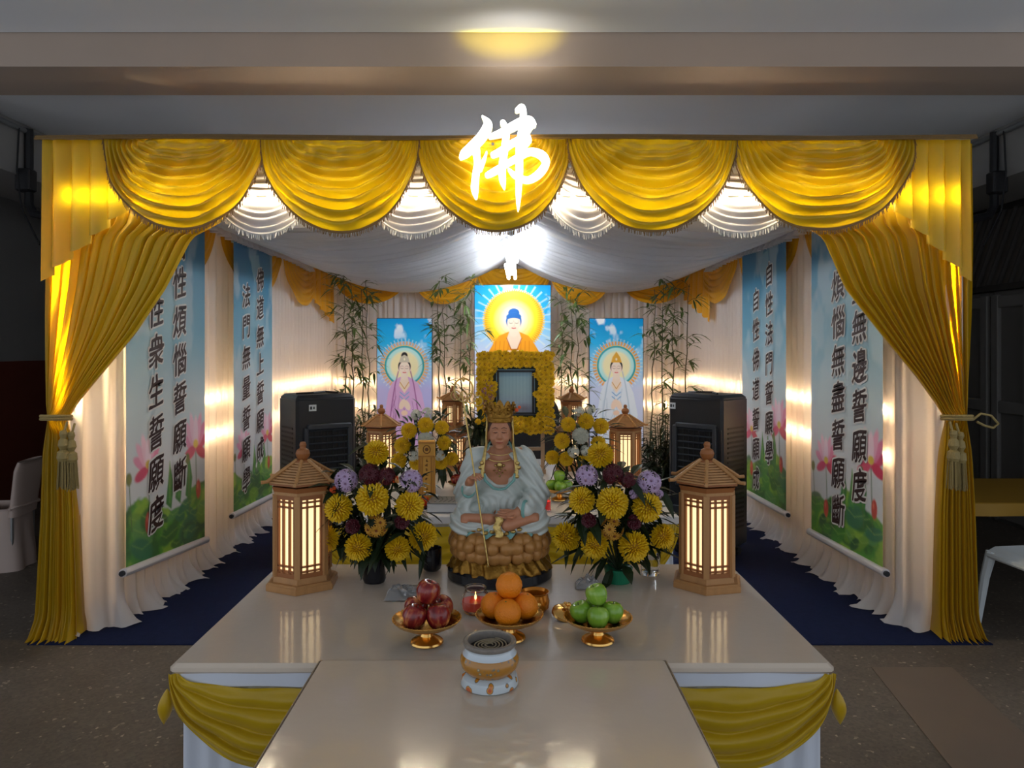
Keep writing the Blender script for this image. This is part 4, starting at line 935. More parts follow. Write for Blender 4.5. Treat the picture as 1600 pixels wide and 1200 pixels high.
def bouquet(lab, base, Yc, Rp, heads, vase, vmat, seed, nleaf=150, cpx=None, spread=1.0):
    """heads: (x, y, r in pixels of the photograph, kind) laid over a dome of radius Rp metres around depth Yc"""
    rs = random.Random(seed); t = thing('flower_arrangement', lab, 'flowers', base, 0, 'chrysanthemum arrangements')
    part('vase', MB().lathe(vase, 28), vmat, t)
    cx = sum(h[0] for h in heads)/len(heads); cy = sum(h[1] for h in heads)/len(heads)
    cx, cy = cpx or (cx, cy); C = P(cx, cy, Yc); vt = Vector(base)+Vector((0, 0, max(p[1] for p in vase)-.01)); stems = MB(); pos = []
    for (x, y, r, k) in heads:
        q = P(x, y, Yc); d2 = ((q.x-C.x)**2+(q.z-C.z)**2)/(Rp*Rp); Yh = Yc-Rp*.75*math.sqrt(max(0, 1-min(1, d2)))+.02
        q = P(x, y, Yh); r3 = r*PXm(Yh); n = (q-C-Vector((0, Rp*.55, 0))).normalized(); n = (n+Vector((0, -.35, .25))).normalized()
        o = link(NAMES[k], HEADS[k], t, q-Vector(base)); o.rotation_mode = 'QUATERNION'; o.rotation_quaternion = n.to_track_quat('Z', 'Y') @ Matrix.Rotation(rs.uniform(0, 6.28), 3, 'Z').to_quaternion()
        o.scale = (r3, r3, r3); pos.append((q, n, r3))
        m = vt.lerp(q, .55)+Vector((0, .02, .01)); e = q-n*r3*.4; stems.tube([(vt*(1-s)**2+m*2*s*(1-s)+e*s*s) for s in np.linspace(0, 1, 7)], .003, 5, caps=False)
    part('stems', stems, M['leaf'], t, world=True)
    lf = MB()
    for i in range(nleaf):
        if i % 3 == 0:
            q, n, r3 = rs.choice(pos); p = np.array(q-n*r3*.9)+np.array([rs.gauss(0, .018) for _ in range(3)]); d = np.array((rs.gauss(0, 1), rs.gauss(-.2, .7), rs.gauss(-.1, .8)))
        else:
            a, b = rs.uniform(0, 6.28), rs.uniform(-.9, 1); rr = Rp*rs.uniform(.25, .78)*spread; p = np.array((C.x+rr*math.cos(a)*math.cos(b), Yc+.03+rr*.5*math.sin(a)*math.cos(b), C.z+rr*1.05*math.sin(b)-.02)); d = p-np.array(C)+np.array([rs.gauss(0, .04) for _ in range(3)])
        leaf(lf, p, d, rs.uniform(.05, .085)*(Yc/2.1)**.3, rs.uniform(.02, .034), curl=.3)
    for i in range(46 if vase[-1][1] > .05 else 12):                                    # drooping skirt of leaves round the vase
        a = rs.uniform(0, 6.28); p = np.array((vt.x+.04*math.cos(a), vt.y+.04*math.sin(a), vt.z+rs.uniform(0, .05))); leaf(lf, p, (math.cos(a), math.sin(a)*.8, rs.uniform(-1.0, .2)), rs.uniform(.04, .07), rs.uniform(.02, .035), curl=.5)
    lf.fn(lambda v: np.stack([v[:, 0], v[:, 1]+np.where(v[:, 2] > vt.z+.05, .015, 0), np.maximum(v[:, 2], base[2]+.004)], 1)); part('foliage', lf, M['leaf'], t, world=True, smooth=False)
    return t
VASE = [(.001, 0), (.03, 0), (.034, .01), (.030, .05), (.042, .085), (.046, .09), (.040, .088), (.001, .07)]
POT = [(.001, 0), (.034, 0), (.041, .035), (.043, .042), (.038, .041), (.001, .034)]
lb = P(585, 908, 2.15)
t = bouquet('yellow and mauve chrysanthemum arrangement beside the left front lantern', (lb.x, 2.15, TZ+.0005), 2.16, .19,
  [(588,707,20,'y2'),(582,780,26,'y'),(529,794,22.5,'y'),(640,790,23,'y'),(510,841,20.5,'y2'),(560,855,21.5,'y2'),(621,857,20,'y2'),(661,838,22.5,'y2'),(541,751,21,'p'),(642,752,21,'p'),(578,742,22,'r'),(604,744,18,'r'),(588,822,23,'b'),(551,823,12,'c'),(628,815,12,'c'),(521,765,8,'o'),(616,748,8,'o')], VASE, M['black_gloss'], 1, 320)
lf = MB()
for sx in (-1, 1):
    for k in range(9): leaf(lf, (sx*.03, .0, .13+.01*k), (sx*(.9+.05*k), -.35+.06*k, -.22+.07*k), .15, .010, curl=.25)
part('grass_blades', lf, M['leaf'], t, smooth=False)
rb = P(966, 905, 2.15)
t = bouquet('yellow and mauve chrysanthemum arrangement in a green pot beside the right front lantern', (rb.x, 2.15, TZ+.0005), 2.16, .19,
  [(938,711,21,'y2'),(909,782,21,'y2'),(957,786,25,'y2'),(1011,792,24,'y'),(884,838,22,'y2'),(929,851,21.5,'y2'),(990,854,24,'y2'),(1035,838,20,'y'),(917,744,20,'p'),(1014,754,22,'p'),(958,741,21,'r'),(981,750,16,'r'),(957,826,23,'b'),(920,813,12,'c'),(991,816,12,'c'),(1030,772,8,'p'),(990,772,9,'p')], POT, mat('green_pot', srgb(30,128,92), .4), 2, 320)
lf = MB()
for sx in (-1, 1):
    for k in range(5): leaf(lf, (sx*.05, .0, .11+.035*k), (sx*(.8+.05*k), -.2, -.1+.22*k), .16, .026, curl=.2)
part('broad_leaves', lf, M['leaf'], t, smooth=False)
bouquet('rear altar arrangement of yellow and white chrysanthemums behind the wooden tablet', (P(660, 740, 3.6).x, 3.62, AZ+.0005), 3.62, .24,
  [(639,673,13,'y'),(665,664,13,'y2'),(690,668,11.5,'y'),(629,696,13.5,'y'),(623,720,13,'y'),(694,692,11.5,'y'),(689,722,12,'y'),(706,717,11,'y'),(650,724,11,'y'),(650,648,11,'ws'),(668,646,12,'ws'),(665,688,13,'w'),(647,713,11,'ws'),(687,712,11,'ws')], POT, M['black_gloss'], 3, 150)
bouquet('rear altar arrangement of yellow and white chrysanthemums behind the green apples', (P(905, 740, 3.6).x, 3.62, AZ+.0005), 3.62, .24,
  [(888,663,12,'y'),(916,658,13,'y'),(939,666,13,'y'),(878,689,13,'y'),(863,715,11.5,'y2'),(885,717,11.5,'y2'),(935,693,12.5,'y'),(913,722,11.5,'y'),(905,643,10,'ws'),(922,641,11,'ws'),(907,681,13,'w'),(896,706,12,'ws'),(915,704,11,'ws')], POT, M['black_gloss'], 4, 150)
bouquet('small leafy posy with one yellow bloom at the lower left of the flower-framed portrait', (P(748, 700, 3.98).x, 4.0, AZ+.0005), 4.0, .10,
  [(747,659,5,'y'),(738,668,3.5,'ws'),(760,672,4,'ws')], [(.001, 0), (.03, 0), (.025, .10), (.032, .14), (.001, .12)], M['white_plastic'], 5, 90)

# ---------------------------------------------------------------- portrait in a frame of chrysanthemums
YP = 4.22; a, b = P(745, 549, YP), P(865, 676, YP); ia, ib = P(778, 580, YP), P(833, 646, YP)
t = thing('flower_framed_portrait', 'grey portrait in a thick border of yellow chrysanthemums on a wooden stand', 'portrait', ((a.x+b.x)/2, YP, AZ+.0005))
part('backing', MB().rbox(((a.x+b.x)/2, YP+.035, (a.z+b.z)/2), (b.x-a.x-.03, .03, a.z-b.z-.03), .004), M['leaf'], t, world=True)
pp = Print(30, 36, 1.2); pp.grad([(0, srgb(120,156,170)), (.5, srgb(140,168,180)), (.8, srgb(146,162,182)), (1, srgb(134,144,164))]); pp.c += (.02*np.sin(pp.x*70))[..., None]*np.array((1, 1, 1)); pp.ell(.72, 1.02, .3, .16, srgb(104,66,66), 0, .8, .5)
m, colr = pp.mesh(quad((ia.x-.01, YP+.005, ia.z+.01), (ib.x+.01, YP+.005, ia.z+.01), (ia.x-.01, YP+.005, ib.z-.01), (ib.x+.01, YP+.005, ib.z-.01)))
part('portrait_print', m, print_mat('portrait_print', .15, spec=.6), t, world=True, colors=colr)
q = MB(); w = .012
for c, d in ((((ia.x+ib.x)/2, YP, ia.z), (ib.x-ia.x+2*w, .02, w)), (((ia.x+ib.x)/2, YP, ib.z), (ib.x-ia.x+2*w, .02, w)), ((ia.x, YP, (ia.z+ib.z)/2), (w, .02, ia.z-ib.z)), ((ib.x, YP, (ia.z+ib.z)/2), (w, .02, ia.z-ib.z))): q.box(c, d)
part('picture_frame', q, M['black'], t, world=True)
small = {'y': mum_mesh('small_yellow_mum', M['mum_yellow'], 36, .6, .45, .13, 20, M['mum_core_shade']), 'p': spray_mesh('small_mauve', mat('dusty_mauve', srgb(160,110,120), .6), 4, 21, 8, heart=False)}
rs = random.Random(4); pts = []
nx = 14; st = (b.x-a.x)/nx
for i in range(nx+1):
    for j in range(16):
        x = a.x+.016+(b.x-a.x-.032)*i/nx+rs.uniform(-.006, .006); z = b.z+.016+(a.z-b.z-.032)*j/15+rs.uniform(-.006, .006)
        if ia.x-.018 < x < ib.x+.018 and ib.z-.018 < z < ia.z+.018: continue
        pts.append((x, z))
rs.shuffle(pts); rest = MB(); sv = small['y']; SV = np.array([tuple(v.co) for v in sv.vertices]); SF = [tuple(p.vertices) for p in sv.polygons]; SM = [p.material_index for p in sv.polygons]
for i, (x, z) in enumerate(pts):
    r = rs.uniform(.021, .026); y = YP-.012+rs.uniform(-.016, .014)
    R = Matrix.Rotation(math.radians(90)+rs.uniform(-.4, .4), 3, 'X')@Matrix.Rotation(rs.uniform(-.4, .4), 3, 'Y')
    if i < 98:
        o = link('small_chrysanthemum', sv, t, Vector((x, y, z))-t.location, R.to_euler(), (r, r, r))
    else:
        rest.add(SV@np.array(R).T*r+np.array((x, y, z)), SF); rest.mi[-len(SM):] = SM
o = part('chrysanthemum_border', rest, [M['mum_yellow'], M['mum_core_shade']], t, world=True, smooth=False); o['kind'] = 'stuff'
for (x, y) in ((762,598),(757,610),(766,620),(758,630),(764,640),(770,606),(768,632)):
    q = P(x, y, YP-.035); o = link('mauve_bloom', small['p'], t, q-t.location, (math.radians(90), 0, rs.uniform(0, 6)), (.024,)*3)
for (x, y) in ((757,614),(768,622),(760,636)):
    q = P(x, y, YP-.045); o = link('mauve_bloom', small['p'], t, q-t.location, (math.radians(80), .3, rs.uniform(0, 6)), (.02,)*3)
wd = mat('pale_wood', srgb(170,140,110), .5)
for x in (a.x+.05, b.x-.06):
    part('stand_leg', MB().box((x, YP+.06, (AZ+b.z)/2+.05), (.022, .02, b.z-AZ+.1)), wd, t, world=True)
    part('stand_foot', MB().box((x, YP+.05, AZ+.012), (.026, .2, .022)), wd, t, world=True)
part('stand_bar', MB().box(((a.x+b.x)/2, YP+.06, b.z-.10), (b.x-a.x-.1, .016, .02)), wd, t, world=True)
# black high-backed chair behind the portrait
t = thing('black_chair', 'black round-shouldered high-backed chair behind the flower-framed portrait', 'chair', (P(812, 650, 5.4).x, 5.4, .006))
cx0 = t.location.x; pr = []
A = np.zeros((26, 20, 3))
for i, u in enumerate(np.linspace(-1, 1, 26)):
    for j, v in enumerate(np.linspace(0, 1, 20)):
        hw = .29*(1-.0*v)*min(1, ((1-v)/.34)**.5 if v > .66 else 1)+.001; A[i, j] = (u*hw, .06*u*u*0-.05*(1-u*u)*(1-v)*.5, .45+v*.80)
bk = MB().grid(A); A2 = A.copy(); A2[..., 1] += .07; bk.grid(A2[::-1])
for e in (0, -1): bk.grid(np.stack([A[e], A2[e]], 0) if e else np.stack([A2[e], A[e]], 0))
part('backrest', bk, M['black'], t, smooth=True)
part('seat', MB().rbox((0, -.25, .43), (.56, .5, .1), .03), M['black'], t)
for x in (-.22, .22):
    for y in (-.45, .0): part('leg', MB().tube([(x, y, .40), (x, y, 0)], .018, 8), M['black'], t)
# ---------------------------------------------------------------- sculpted forms
def surface_net(f, lo, hi, h):
    n = [int(math.ceil((hi[i]-lo[i])/h))+1 for i in range(3)]
    ax = [lo[i]+h*np.arange(n[i]) for i in range(3)]
    X, Y, Z = np.meshgrid(*[a.astype(np.float32) for a in ax], indexing='ij'); D = f(X, Y, Z).astype(np.float32); S = D < 0
    nx, ny, nz = [k-1 for k in n]; cnt = np.zeros((nx, ny, nz), np.float32); pos = np.zeros((nx, ny, nz, 3), np.float32)
    cs = [(i, j, k) for i in (0, 1) for j in (0, 1) for k in (0, 1)]
    sl = lambda c: (slice(c[0], c[0]+nx), slice(c[1], c[1]+ny), slice(c[2], c[2]+nz))
    for a in cs:
        for d in range(3):
            if a[d]: continue
            b = list(a); b[d] = 1; da, db = D[sl(a)], D[sl(b)]; m = (da < 0) != (db < 0)
            t = np.where(m, da/np.where(m, da-db, 1), 0); cnt += m
            for e in range(3): pos[..., e] += m*(a[e]+(t if e == d else 0))
    act = cnt > 0; idx = -np.ones(act.shape, int); idx[act] = np.arange(act.sum())
    base = np.stack(np.meshgrid(*[np.arange(k) for k in (nx, ny, nz)], indexing='ij'), -1)
    V = (base[act]+pos[act]/cnt[act][:, None])*h+np.array(lo); F = []
    for d in range(3):
        e1, e2 = [(1, 2), (2, 0), (0, 1)][d]
        a = S; b = np.roll(S, -1, d); m = (a != b); sel = [slice(None)]*3; sel[d] = slice(0, n[d]-1); 
        ii = np.argwhere(m[tuple(sel)]); ok = (ii[:, e1] > 0) & (ii[:, e2] > 0) & (ii[:, e1] < n[e1]-1) & (ii[:, e2] < n[e2]-1); ii = ii[ok]
        o1 = np.zeros(3, int); o1[e1] = 1; o2 = np.zeros(3, int); o2[e2] = 1
        q = np.stack([idx[tuple((ii-o1-o2).T)], idx[tuple((ii-o2).T)], idx[tuple(ii.T)], idx[tuple((ii-o1).T)]], 1)
        fl = ~a[tuple(ii.T)]; q[fl] = q[fl][:, ::-1]; F.append(q)
    F = np.concatenate(F); return MB().add(V, F[(F >= 0).all(1)].tolist())
def s_ell(c, r):
    def f(X, Y, Z):
        a, b, d = (X-c[0])/r[0], (Y-c[1])/r[1], (Z-c[2])/r[2]; k0 = np.sqrt(a*a+b*b+d*d); k1 = np.sqrt((a/r[0])**2+(b/r[1])**2+(d/r[2])**2)+1e-6
        return k0*(k0-1)/k1
    return f
def s_cap(a, b, r0, r1):
    a, b = np.array(a, np.float32), np.array(b, np.float32); ab = b-a; L2 = float(ab@ab)
    def f(X, Y, Z):
        t = np.clip(((X-a[0])*ab[0]+(Y-a[1])*ab[1]+(Z-a[2])*ab[2])/L2, 0, 1)
        return np.sqrt((X-a[0]-t*ab[0])**2+(Y-a[1]-t*ab[1])**2+(Z-a[2]-t*ab[2])**2)-(r0+(r1-r0)*t)
    return f
def s_uni(k, *fs):
    def f(X, Y, Z):
        d = fs[0](X, Y, Z)
        for g in fs[1:]:
            e = g(X, Y, Z); h = np.clip(.5+.5*(e-d)/k, 0, 1); d = e*(1-h)+d*h-k*h*(1-h)
        return d
    return f
def s_sub(k, f, g):
    def r(X, Y, Z):
        d, e = f(X, Y, Z), -g(X, Y, Z); h = np.clip(.5-.5*(d-e)/k, 0, 1); return d*(1-h)+e*h+k*h*(1-h)
    return r

# ---------------------------------------------------------------- seated statue
SX, SY = P(781, 900, 2.20).x, 2.20
t = thing('seated_statue', 'painted statue of a crowned seated monk with a staff on a lotus throne', 'statue', (SX, SY, TZ+.0005))
M['st_skin'] = mat('statue_skin', srgb(186,126,92), .45, bump=.02, bscale=60); M['st_robe'] = mat('statue_robe', srgb(200,205,198), .42, var=.05, vscale=12)
M['st_teal'] = mat('statue_teal_trim', srgb(120,168,160), .4, var=.15, vscale=40); M['st_lotus'] = mat('statue_lotus', srgb(176,124,66), .38, metal=.15, var=.15, vscale=14)
M['st_gold'] = mat('statue_gilding', (.50,.35,.12), .30, metal=1, bump=.25, bscale=120); M['st_dark'] = mat('statue_line', srgb(70,40,30), .6); M['st_lip'] = mat('statue_lip', srgb(160,74,60), .5)
part('plinth', MB().lathe([(.001, 0), (.150, 0), (.156, .006), (.156, .030), (.148, .036), (.001, .036)], 48, sy=.86), M['black_gloss'], t)
def rock(X, Y, Z):
    r = np.sqrt(X*X+(Y/.86)**2); a = np.arctan2(Y/.86, X); prof = .152-.024*np.clip((Z-.03)/.045, 0, 1)**1.3
    return np.maximum((r-prof+.007*np.sin(11*a+1.3)*np.sin(70*Z+2*np.sin(3*a))+.004*np.sin(23*a+60*Z)), np.maximum(Z-.078, .03-Z))*.7
part('rock_base', surface_net(rock, (-.17, -.15, .024), (.17, .15, .09), .0035), M['gold_paint'], t, smooth=True)
part('lotus_core', MB().lathe([(.001, .066), (.095, .066), (.122, .085), (.128, .12), (.124, .145), (.001, .150)], 40, sy=.88), M['st_lotus'], t)
def petal_mb(l, w, th):
    A = []
    for i, v in enumerate(np.linspace(0, 1, 9)):
        hw = w*math.sin(pi*(.12+.80*v**.85))**.8*(1 if v < .93 else .75); ring = []
        for a in np.linspace(0, 2*pi, 12, endpoint=False):
            ring.append((hw*math.cos(a), -th*math.sin(pi*min(1, .15+.85*v))**.7*(math.sin(a)*.5+.62)-.020*math.sin(pi*v*.9), l*v))
        A.append(ring)
    return MB().grid(np.array(A), closev=True)
pm = surface_net(s_uni(.006, s_ell((-.013, -.004, .018), (.0175, .016, .019)), s_ell((.013, -.004, .018), (.0175, .016, .019)), s_ell((0, .004, .020), (.020, .010, .023))), (-.034, -.026, -.012), (.034, .02, .062), .003)
pmesh = mesh_of('lotus_petal', pm, M['st_lotus'])
for row, (n, z, rr, off, s) in enumerate(((12, .066, .126, 0, 1.18), (12, .092, .134, .5, 1.16), (12, .113, .131, 0, 1.0))):
    for i in range(n):
        a = 2*pi*(i+off)/n-pi/2; link('lotus_petal', pmesh, t, (rr*math.cos(a), rr*.88*math.sin(a), z), (math.radians(-4-5*row), 0, a+pi/2), (s, s, s))
hem = MB()
A = np.array([[((.118+.012*math.sin(13*a)*v+.010*v)*math.cos(a), (.118+.012*math.sin(13*a)*v+.010*v)*.86*math.sin(a), .176-.030*v-.008*math.sin(13*a+1)*v) for v in np.linspace(0, 1, 7)] for a in np.linspace(0, 2*pi, 156, endpoint=False)])
part('robe_hem', hem.grid(A, closeu=True), M['st_teal'], t, smooth=True)
fl = MB()
for i in range(15):
    a = -pi/2+(i-7)*.155; fl.ball((.126*math.cos(a), .126*.86*math.sin(a)-.004, .160+.005*math.sin(i*2.1)), (.009, .006, .006), 8, 6)
part('hem_gilding', fl, M['st_gold'], t)
# body: one continuous figure
HZ = .432; HY = -.022
def head(X, Y, Z):
    d = s_uni(.014, s_ell((0, HY+.008, HZ+.012), (.033, .038, .042)), s_ell((0, HY-.006, HZ-.014), (.0275, .030, .034)))(X, Y, Z)
    d = s_uni(.006, lambda a, b, c: d, s_cap((0, HY-.033, HZ+.008), (0, HY-.0405, HZ-.010), .0032, .0052), s_ell((0, HY-.036, HZ-.011), (.0075, .004, .004)))(X, Y, Z)
    for s in (-1, 1):
        d = s_uni(.004, lambda a, b, c, d=d: d, s_ell((s*.013, HY-.0295, HZ+.006), (.0095, .006, .0048)), s_ell((s*.0175, HY-.023, HZ-.014), (.011, .010, .011)))(X, Y, Z)
        d = s_uni(.004, lambda a, b, c, d=d: d, s_ell((s*.0335, HY+.008, HZ-.004), (.0045, .009, .026)))(X, Y, Z)
    d = s_uni(.003, lambda a, b, c: d, s_ell((0, HY-.033, HZ-.0235), (.0105, .0042, .0028)), s_ell((0, HY-.0325, HZ-.0285), (.0085, .0042, .0028)), s_ell((0, HY-.028, HZ-.040), (.012, .009, .008)))(X, Y, Z)
    return d
def hand(wr, dirv, nrm, ln, curl, thumb):
    """palm plus five separate tapering fingers; dirv along the fingers, nrm out of the palm"""
    w = np.array(wr, float); d = np.array(dirv, float); d /= np.linalg.norm(d); n = np.array(nrm, float); n -= d*n.dot(d); n /= np.linalg.norm(n); s = np.cross(d, n)*thumb; fs = []
    pal = w+d*ln*.42
    fs.append(s_uni(.004, s_cap(w, pal+s*ln*.10, ln*.16, ln*.15), s_cap(w+s*ln*.05, pal-s*ln*.16, ln*.14, ln*.12), s_cap(w, pal+s*ln*.2, ln*.14, ln*.11)))
    for k, (o, l) in enumerate(((.24, .86), (.08, 1.0), (-.08, .92), (-.23, .70))):
        b = pal+s*ln*o; a1 = curl*.5; m = b+(d*math.cos(a1)+n*math.sin(a1))*ln*.30*l; a2 = curl*1.25; e = m+(d*math.cos(a2)+n*math.sin(a2))*ln*.27*l
        fs += [s_cap(b, m, ln*.080, ln*.068), s_cap(m, e, ln*.068, ln*.05)]
    b = w+d*ln*.12+s*ln*.17; m = b+(d*.7+s*.75+n*.3)*ln*.26; e = m+(d*.95+s*.1+n*.45)*ln*.24
    fs += [s_cap(b, m, ln*.095, ln*.075), s_cap(m, e, ln*.075, ln*.055)]
    return s_uni(.0022, *fs)
HR = (-.083, -.092, .302); HL = (.052, -.098, .212)
arms = [s_cap((-.072, .012, .358), (-.100, -.002, .246), .026, .021), s_cap((-.100, -.002, .246), HR, .020, .0125), s_cap((.072, .012, .358), (.108, .0, .245), .026, .021), s_cap((.108, .0, .245), HL, .020, .0125)]
legs = [s_cap((-.03, .03, .185), (-.108, -.05, .180), .036, .028), s_cap((-.108, -.05, .180), (.03, -.098, .180), .026, .016), s_cap((.03, .03, .185), (.108, -.05, .180), .036, .028), s_cap((.108, -.05, .180), (-.03, -.088, .186), .026, .016),
        s_cap((-.028, -.102, .195), (-.098, -.094, .197), .0145, .0115), s_cap((.022, -.112, .178), (.100, -.088, .196), .0165, .0125)]
toes = [s_cap((-.094, -.094-.004*i, .199-.004*i), (-.106, -.092-.004*i, .200-.004*i), .0055-.0004*i, .0045) for i in range(4)]+[s_cap((.096, -.086-.004*i, .200-.004*i), (.109, -.084-.004*i, .203-.004*i), .0055-.0004*i, .0045) for i in range(4)]
body = s_uni(.012, s_ell((0, .012, .30), (.066, .042, .085)), s_cap((-.060, .012, .356), (.060, .012, .356), .026, .026), s_ell((0, .018, .215), (.062, .05, .06)), s_cap((0, .004, .36), (0, -.008, .405), .022, .021), s_ell((-.028, -.018, .330), (.030, .018, .022)), s_ell((.028, -.018, .330), (.030, .018, .022)), *arms, *legs)
hR = hand(HR, (.25, -.30, .35), (.55, -.1, -.6), .050, 1.35, 1); hL = hand(HL, (-1, -.10, -.12), (.05, -.5, .8), .060, .35, -1)
skin = s_uni(.004, body, head, hR, hL, *toes)
part('body', surface_net(skin, (-.15, -.16, .13), (.15, .085, .50), .0022), M['st_skin'], t, smooth=True)
# robe
def folds(f, amp=1.0):
    def r(X, Y, Z):
        d = f(X, Y, Z); torso = np.clip((Z-.22)/.03, 0, 1); lap = 1-torso
        q = .0030*np.sin(170*(Z+1.6*X*X*4)+6*np.sin(14*X)+60*Y)*torso
        kx = np.abs(X)-.075; rad = np.sqrt(kx*kx+((Z-.215)*1.2)**2+(Y+.02)**2*.3); q += .0034*np.sin(300*rad+2*np.sign(X))*lap
        return d-amp*q
    return r
ro = s_uni(.016, s_ell((0, .014, .30), (.076, .050, .09)), s_cap((-.066, .012, .352), (.066, .012, .352), .030, .030), s_ell((0, .022, .22), (.078, .058, .06)),
    s_cap((-.074, .012, .352), (-.103, 0, .250), .033, .032), s_cap((.074, .012, .352), (.112, 0, .247), .033, .036))
opening = s_uni(.01, s_ell((0, -.055, .335), (.046, .062, .066)), s_ell((0, -.05, .40), (.040, .07, .045)), s_cap((0, 0, .37), (0, -.01, .42), .030, .034))
slR = s_uni(.012, s_cap((-.104, -.004, .245), (-.086, -.066, .279), .033, .022), s_cap((-.100, -.03, .26), (-.096, -.06, .205), .020, .013), s_cap((-.105, -.02, .25), (-.112, -.05, .195), .020, .010))
slL = s_uni(.012, s_cap((.112, 0, .246), (.074, -.088, .218), .036, .024), s_cap((.112, -.03, .235), (.108, -.070, .198), .026, .014))
lap = s_uni(.018, s_cap((-.03, .03, .185), (-.106, -.045, .178), .046, .040), s_cap((.03, .03, .185), (.106, -.045, .178), .046, .040), s_cap((-.100, -.056, .172), (.0, -.088, .168), .036, .024), s_cap((.100, -.056, .172), (0, -.088, .168), .036, .024), s_ell((0, -.01, .165), (.10, .08, .03)))
part('robe', surface_net(folds(s_uni(.006, s_sub(.006, ro, opening), slR, slL)), (-.16, -.12, .16), (.16, .09, .40), .0026), M['st_robe'], t, smooth=True)
lapcut = s_sub(.004, lap, s_uni(.004, s_cap((-.02, -.112, .208), (-.10, -.100, .210), .013, .012), s_cap((.022, -.124, .190), (.102, -.098, .208), .018, .014)))
part('robe_lap', surface_net(folds(lapcut), (-.16, -.14, .12), (.16, .10, .24), .0026), M['st_robe'], t, smooth=True)
tr = MB()
tr.tube([(-.100+.03*math.sin(a)*.0+.0+.018*math.cos(a)-.010+.02, -.0685, .272+.022*math.sin(a)) for a in np.linspace(0, 2*pi, 20)], .004, 6)
tr.tube([(.074+.008*math.cos(a), -.092+.016*math.cos(a), .218+.025*math.sin(a)) for a in np.linspace(0, 2*pi, 20)], .005, 6)
for s in (-1, 1): tr.tube([(s*.026, -.010, .404), (s*.045, -.028, .375), (s*.050, -.042, .335), (s*.042, -.049, .295), (s*.018, -.0500, .272), (0, -.0500, .268)], [.003, .004, .0045, .0045, .004, .0035], 7)
part('robe_trim', tr, M['st_teal'], t)
gg = MB()
for s in (-1, 1):
    gg.tube([(s*.036, -.022, .478), (s*.0385, -.024, .44), (s*.039, -.022, .40), (s*.044, -.035, .372), (s*.050, -.045, .335), (s*.050, -.050, .31)], [.0035, .0035, .004, .005, .007, .004], 7)
    for i in range(4): gg.ball((s*(.052+.004*math.sin(i*2)), -.049, .345-.013*i), (.007, .004, .006), 8, 6)
part('gold_ribbon', gg, M['st_gold'], t)
ne = MB(); 
for k, (zz, w, dp) in enumerate(((.374, .030, .014), (.358, .034, .018))): ne.tube([(w*math.cos(a), -.030-.011*math.sin(-a), zz+dp*math.sin(a)*.5) for a in np.linspace(pi*1.0, pi*2.0, 17)], .0012, 5)
for (x, z, r) in ((0, .338, .008), (-.012, .336, .004), (.012, .336, .004), (0, .322, .004), (-.008, .314, .003), (.008, .314, .003), (0, .306, .0035), (-.006, .328, .003), (.006, .328, .003), (-.016, .322, .0025), (.016, .322, .0025)): ne.ball((x, -.036-.2*max(0, .012-abs(x)), z), (r, .004, r), 10, 7)
part('necklace', ne, M['st_gold'], t)
sash = MB().grid(np.array([[(-.014+.022*u+.004*math.sin(9*v), -.118-.006*math.sin(pi*u)-.012*v, .205-.055*v) for v in np.linspace(0, 1, 10)] for u in np.linspace(0, 1, 6)])); part('sash', sash, M['st_gold'], t)
# face paint
fp = MB(); lp = MB()
for s in (-1, 1):
    fp.tube([(s*.005, HY-.0355, HZ+.0145), (s*.012, HY-.0365, HZ+.0185), (s*.0215, HY-.0300, HZ+.0145)], .0009, 5)
    fp.tube([(s*.0055, HY-.0345, HZ+.0045), (s*.0125, HY-.0362, HZ+.0028), (s*.0205, HY-.0305, HZ+.0050)], .0011, 5)
lp.tube([(-.0095, HY-.0345, HZ-.0255), (0, HY-.0374, HZ-.0262), (.0095, HY-.0345, HZ-.0255)], [.0010, .0020, .0010], 6)
part('brow_and_lash', fp, M['st_dark'], t); part('lips', lp, M['st_lip'], t)
hairp = surface_net(s_sub(.003, s_ell((0, HY+.014, HZ+.014), (.0375, .040, .046)), s_cap((0, HY-.05, HZ+.000), (0, HY-.02, HZ-.004), .034, .033)), (-.05, -.08, .36), (.05, .06, .51), .0025)
part('hood', hairp, M['st_dark'], t, smooth=True)
# crown
cr = MB().lathe([(.0365, .462), (.040, .464), (.041, .474), (.039, .478), (.040, .490), (.040, .497), (.037, .497), (.036, .48), (.0355, .464)], 40, (0, HY+.010, 0), sy=1.0)
crown = part('crown', cr, M['gold_paint'], t)
for i in range(7):
    a = -pi/2+(i-3)*.62; c, s = math.cos(a), math.sin(a); hgt = .044-.003*abs(i-3); A = []
    for v in np.linspace(0, 1, 8):
        w = .0135*math.sin(pi*(.18+.80*v))**.7
        A.append([((.0425+.004*v-.003*abs(q))*c-q*w*s, (.0425+.004*v-.003*abs(q))*s+HY+.010+q*w*c, .486+hgt*v) for q in np.linspace(-1, 1, 5)])
    A = np.array(A); B = A*1.0; B[..., 0] -= .003*c; B[..., 1] -= .003*s
    lfm = MB().grid(A).grid(B[::-1]); k = np.array((.0475*c, .0475*s+HY+.010, .502)); lfm.ball(k, (.005, .005, .006), 8, 6)
    for dz in (-.011, .011): lfm.ball(k+np.array((-.0035*c*0, 0, dz)), .0028, 7, 5)
    part('crown_leaf', lfm, M['gold_paint'], crown)
part('crown_flowers', MB().ball((.050, HY-.02, .500), .006, 8, 6).ball((.058, HY-.02, .508), .005, 8, 6), M['mum_orange'], crown, label='small orange and red flowers on the crown')
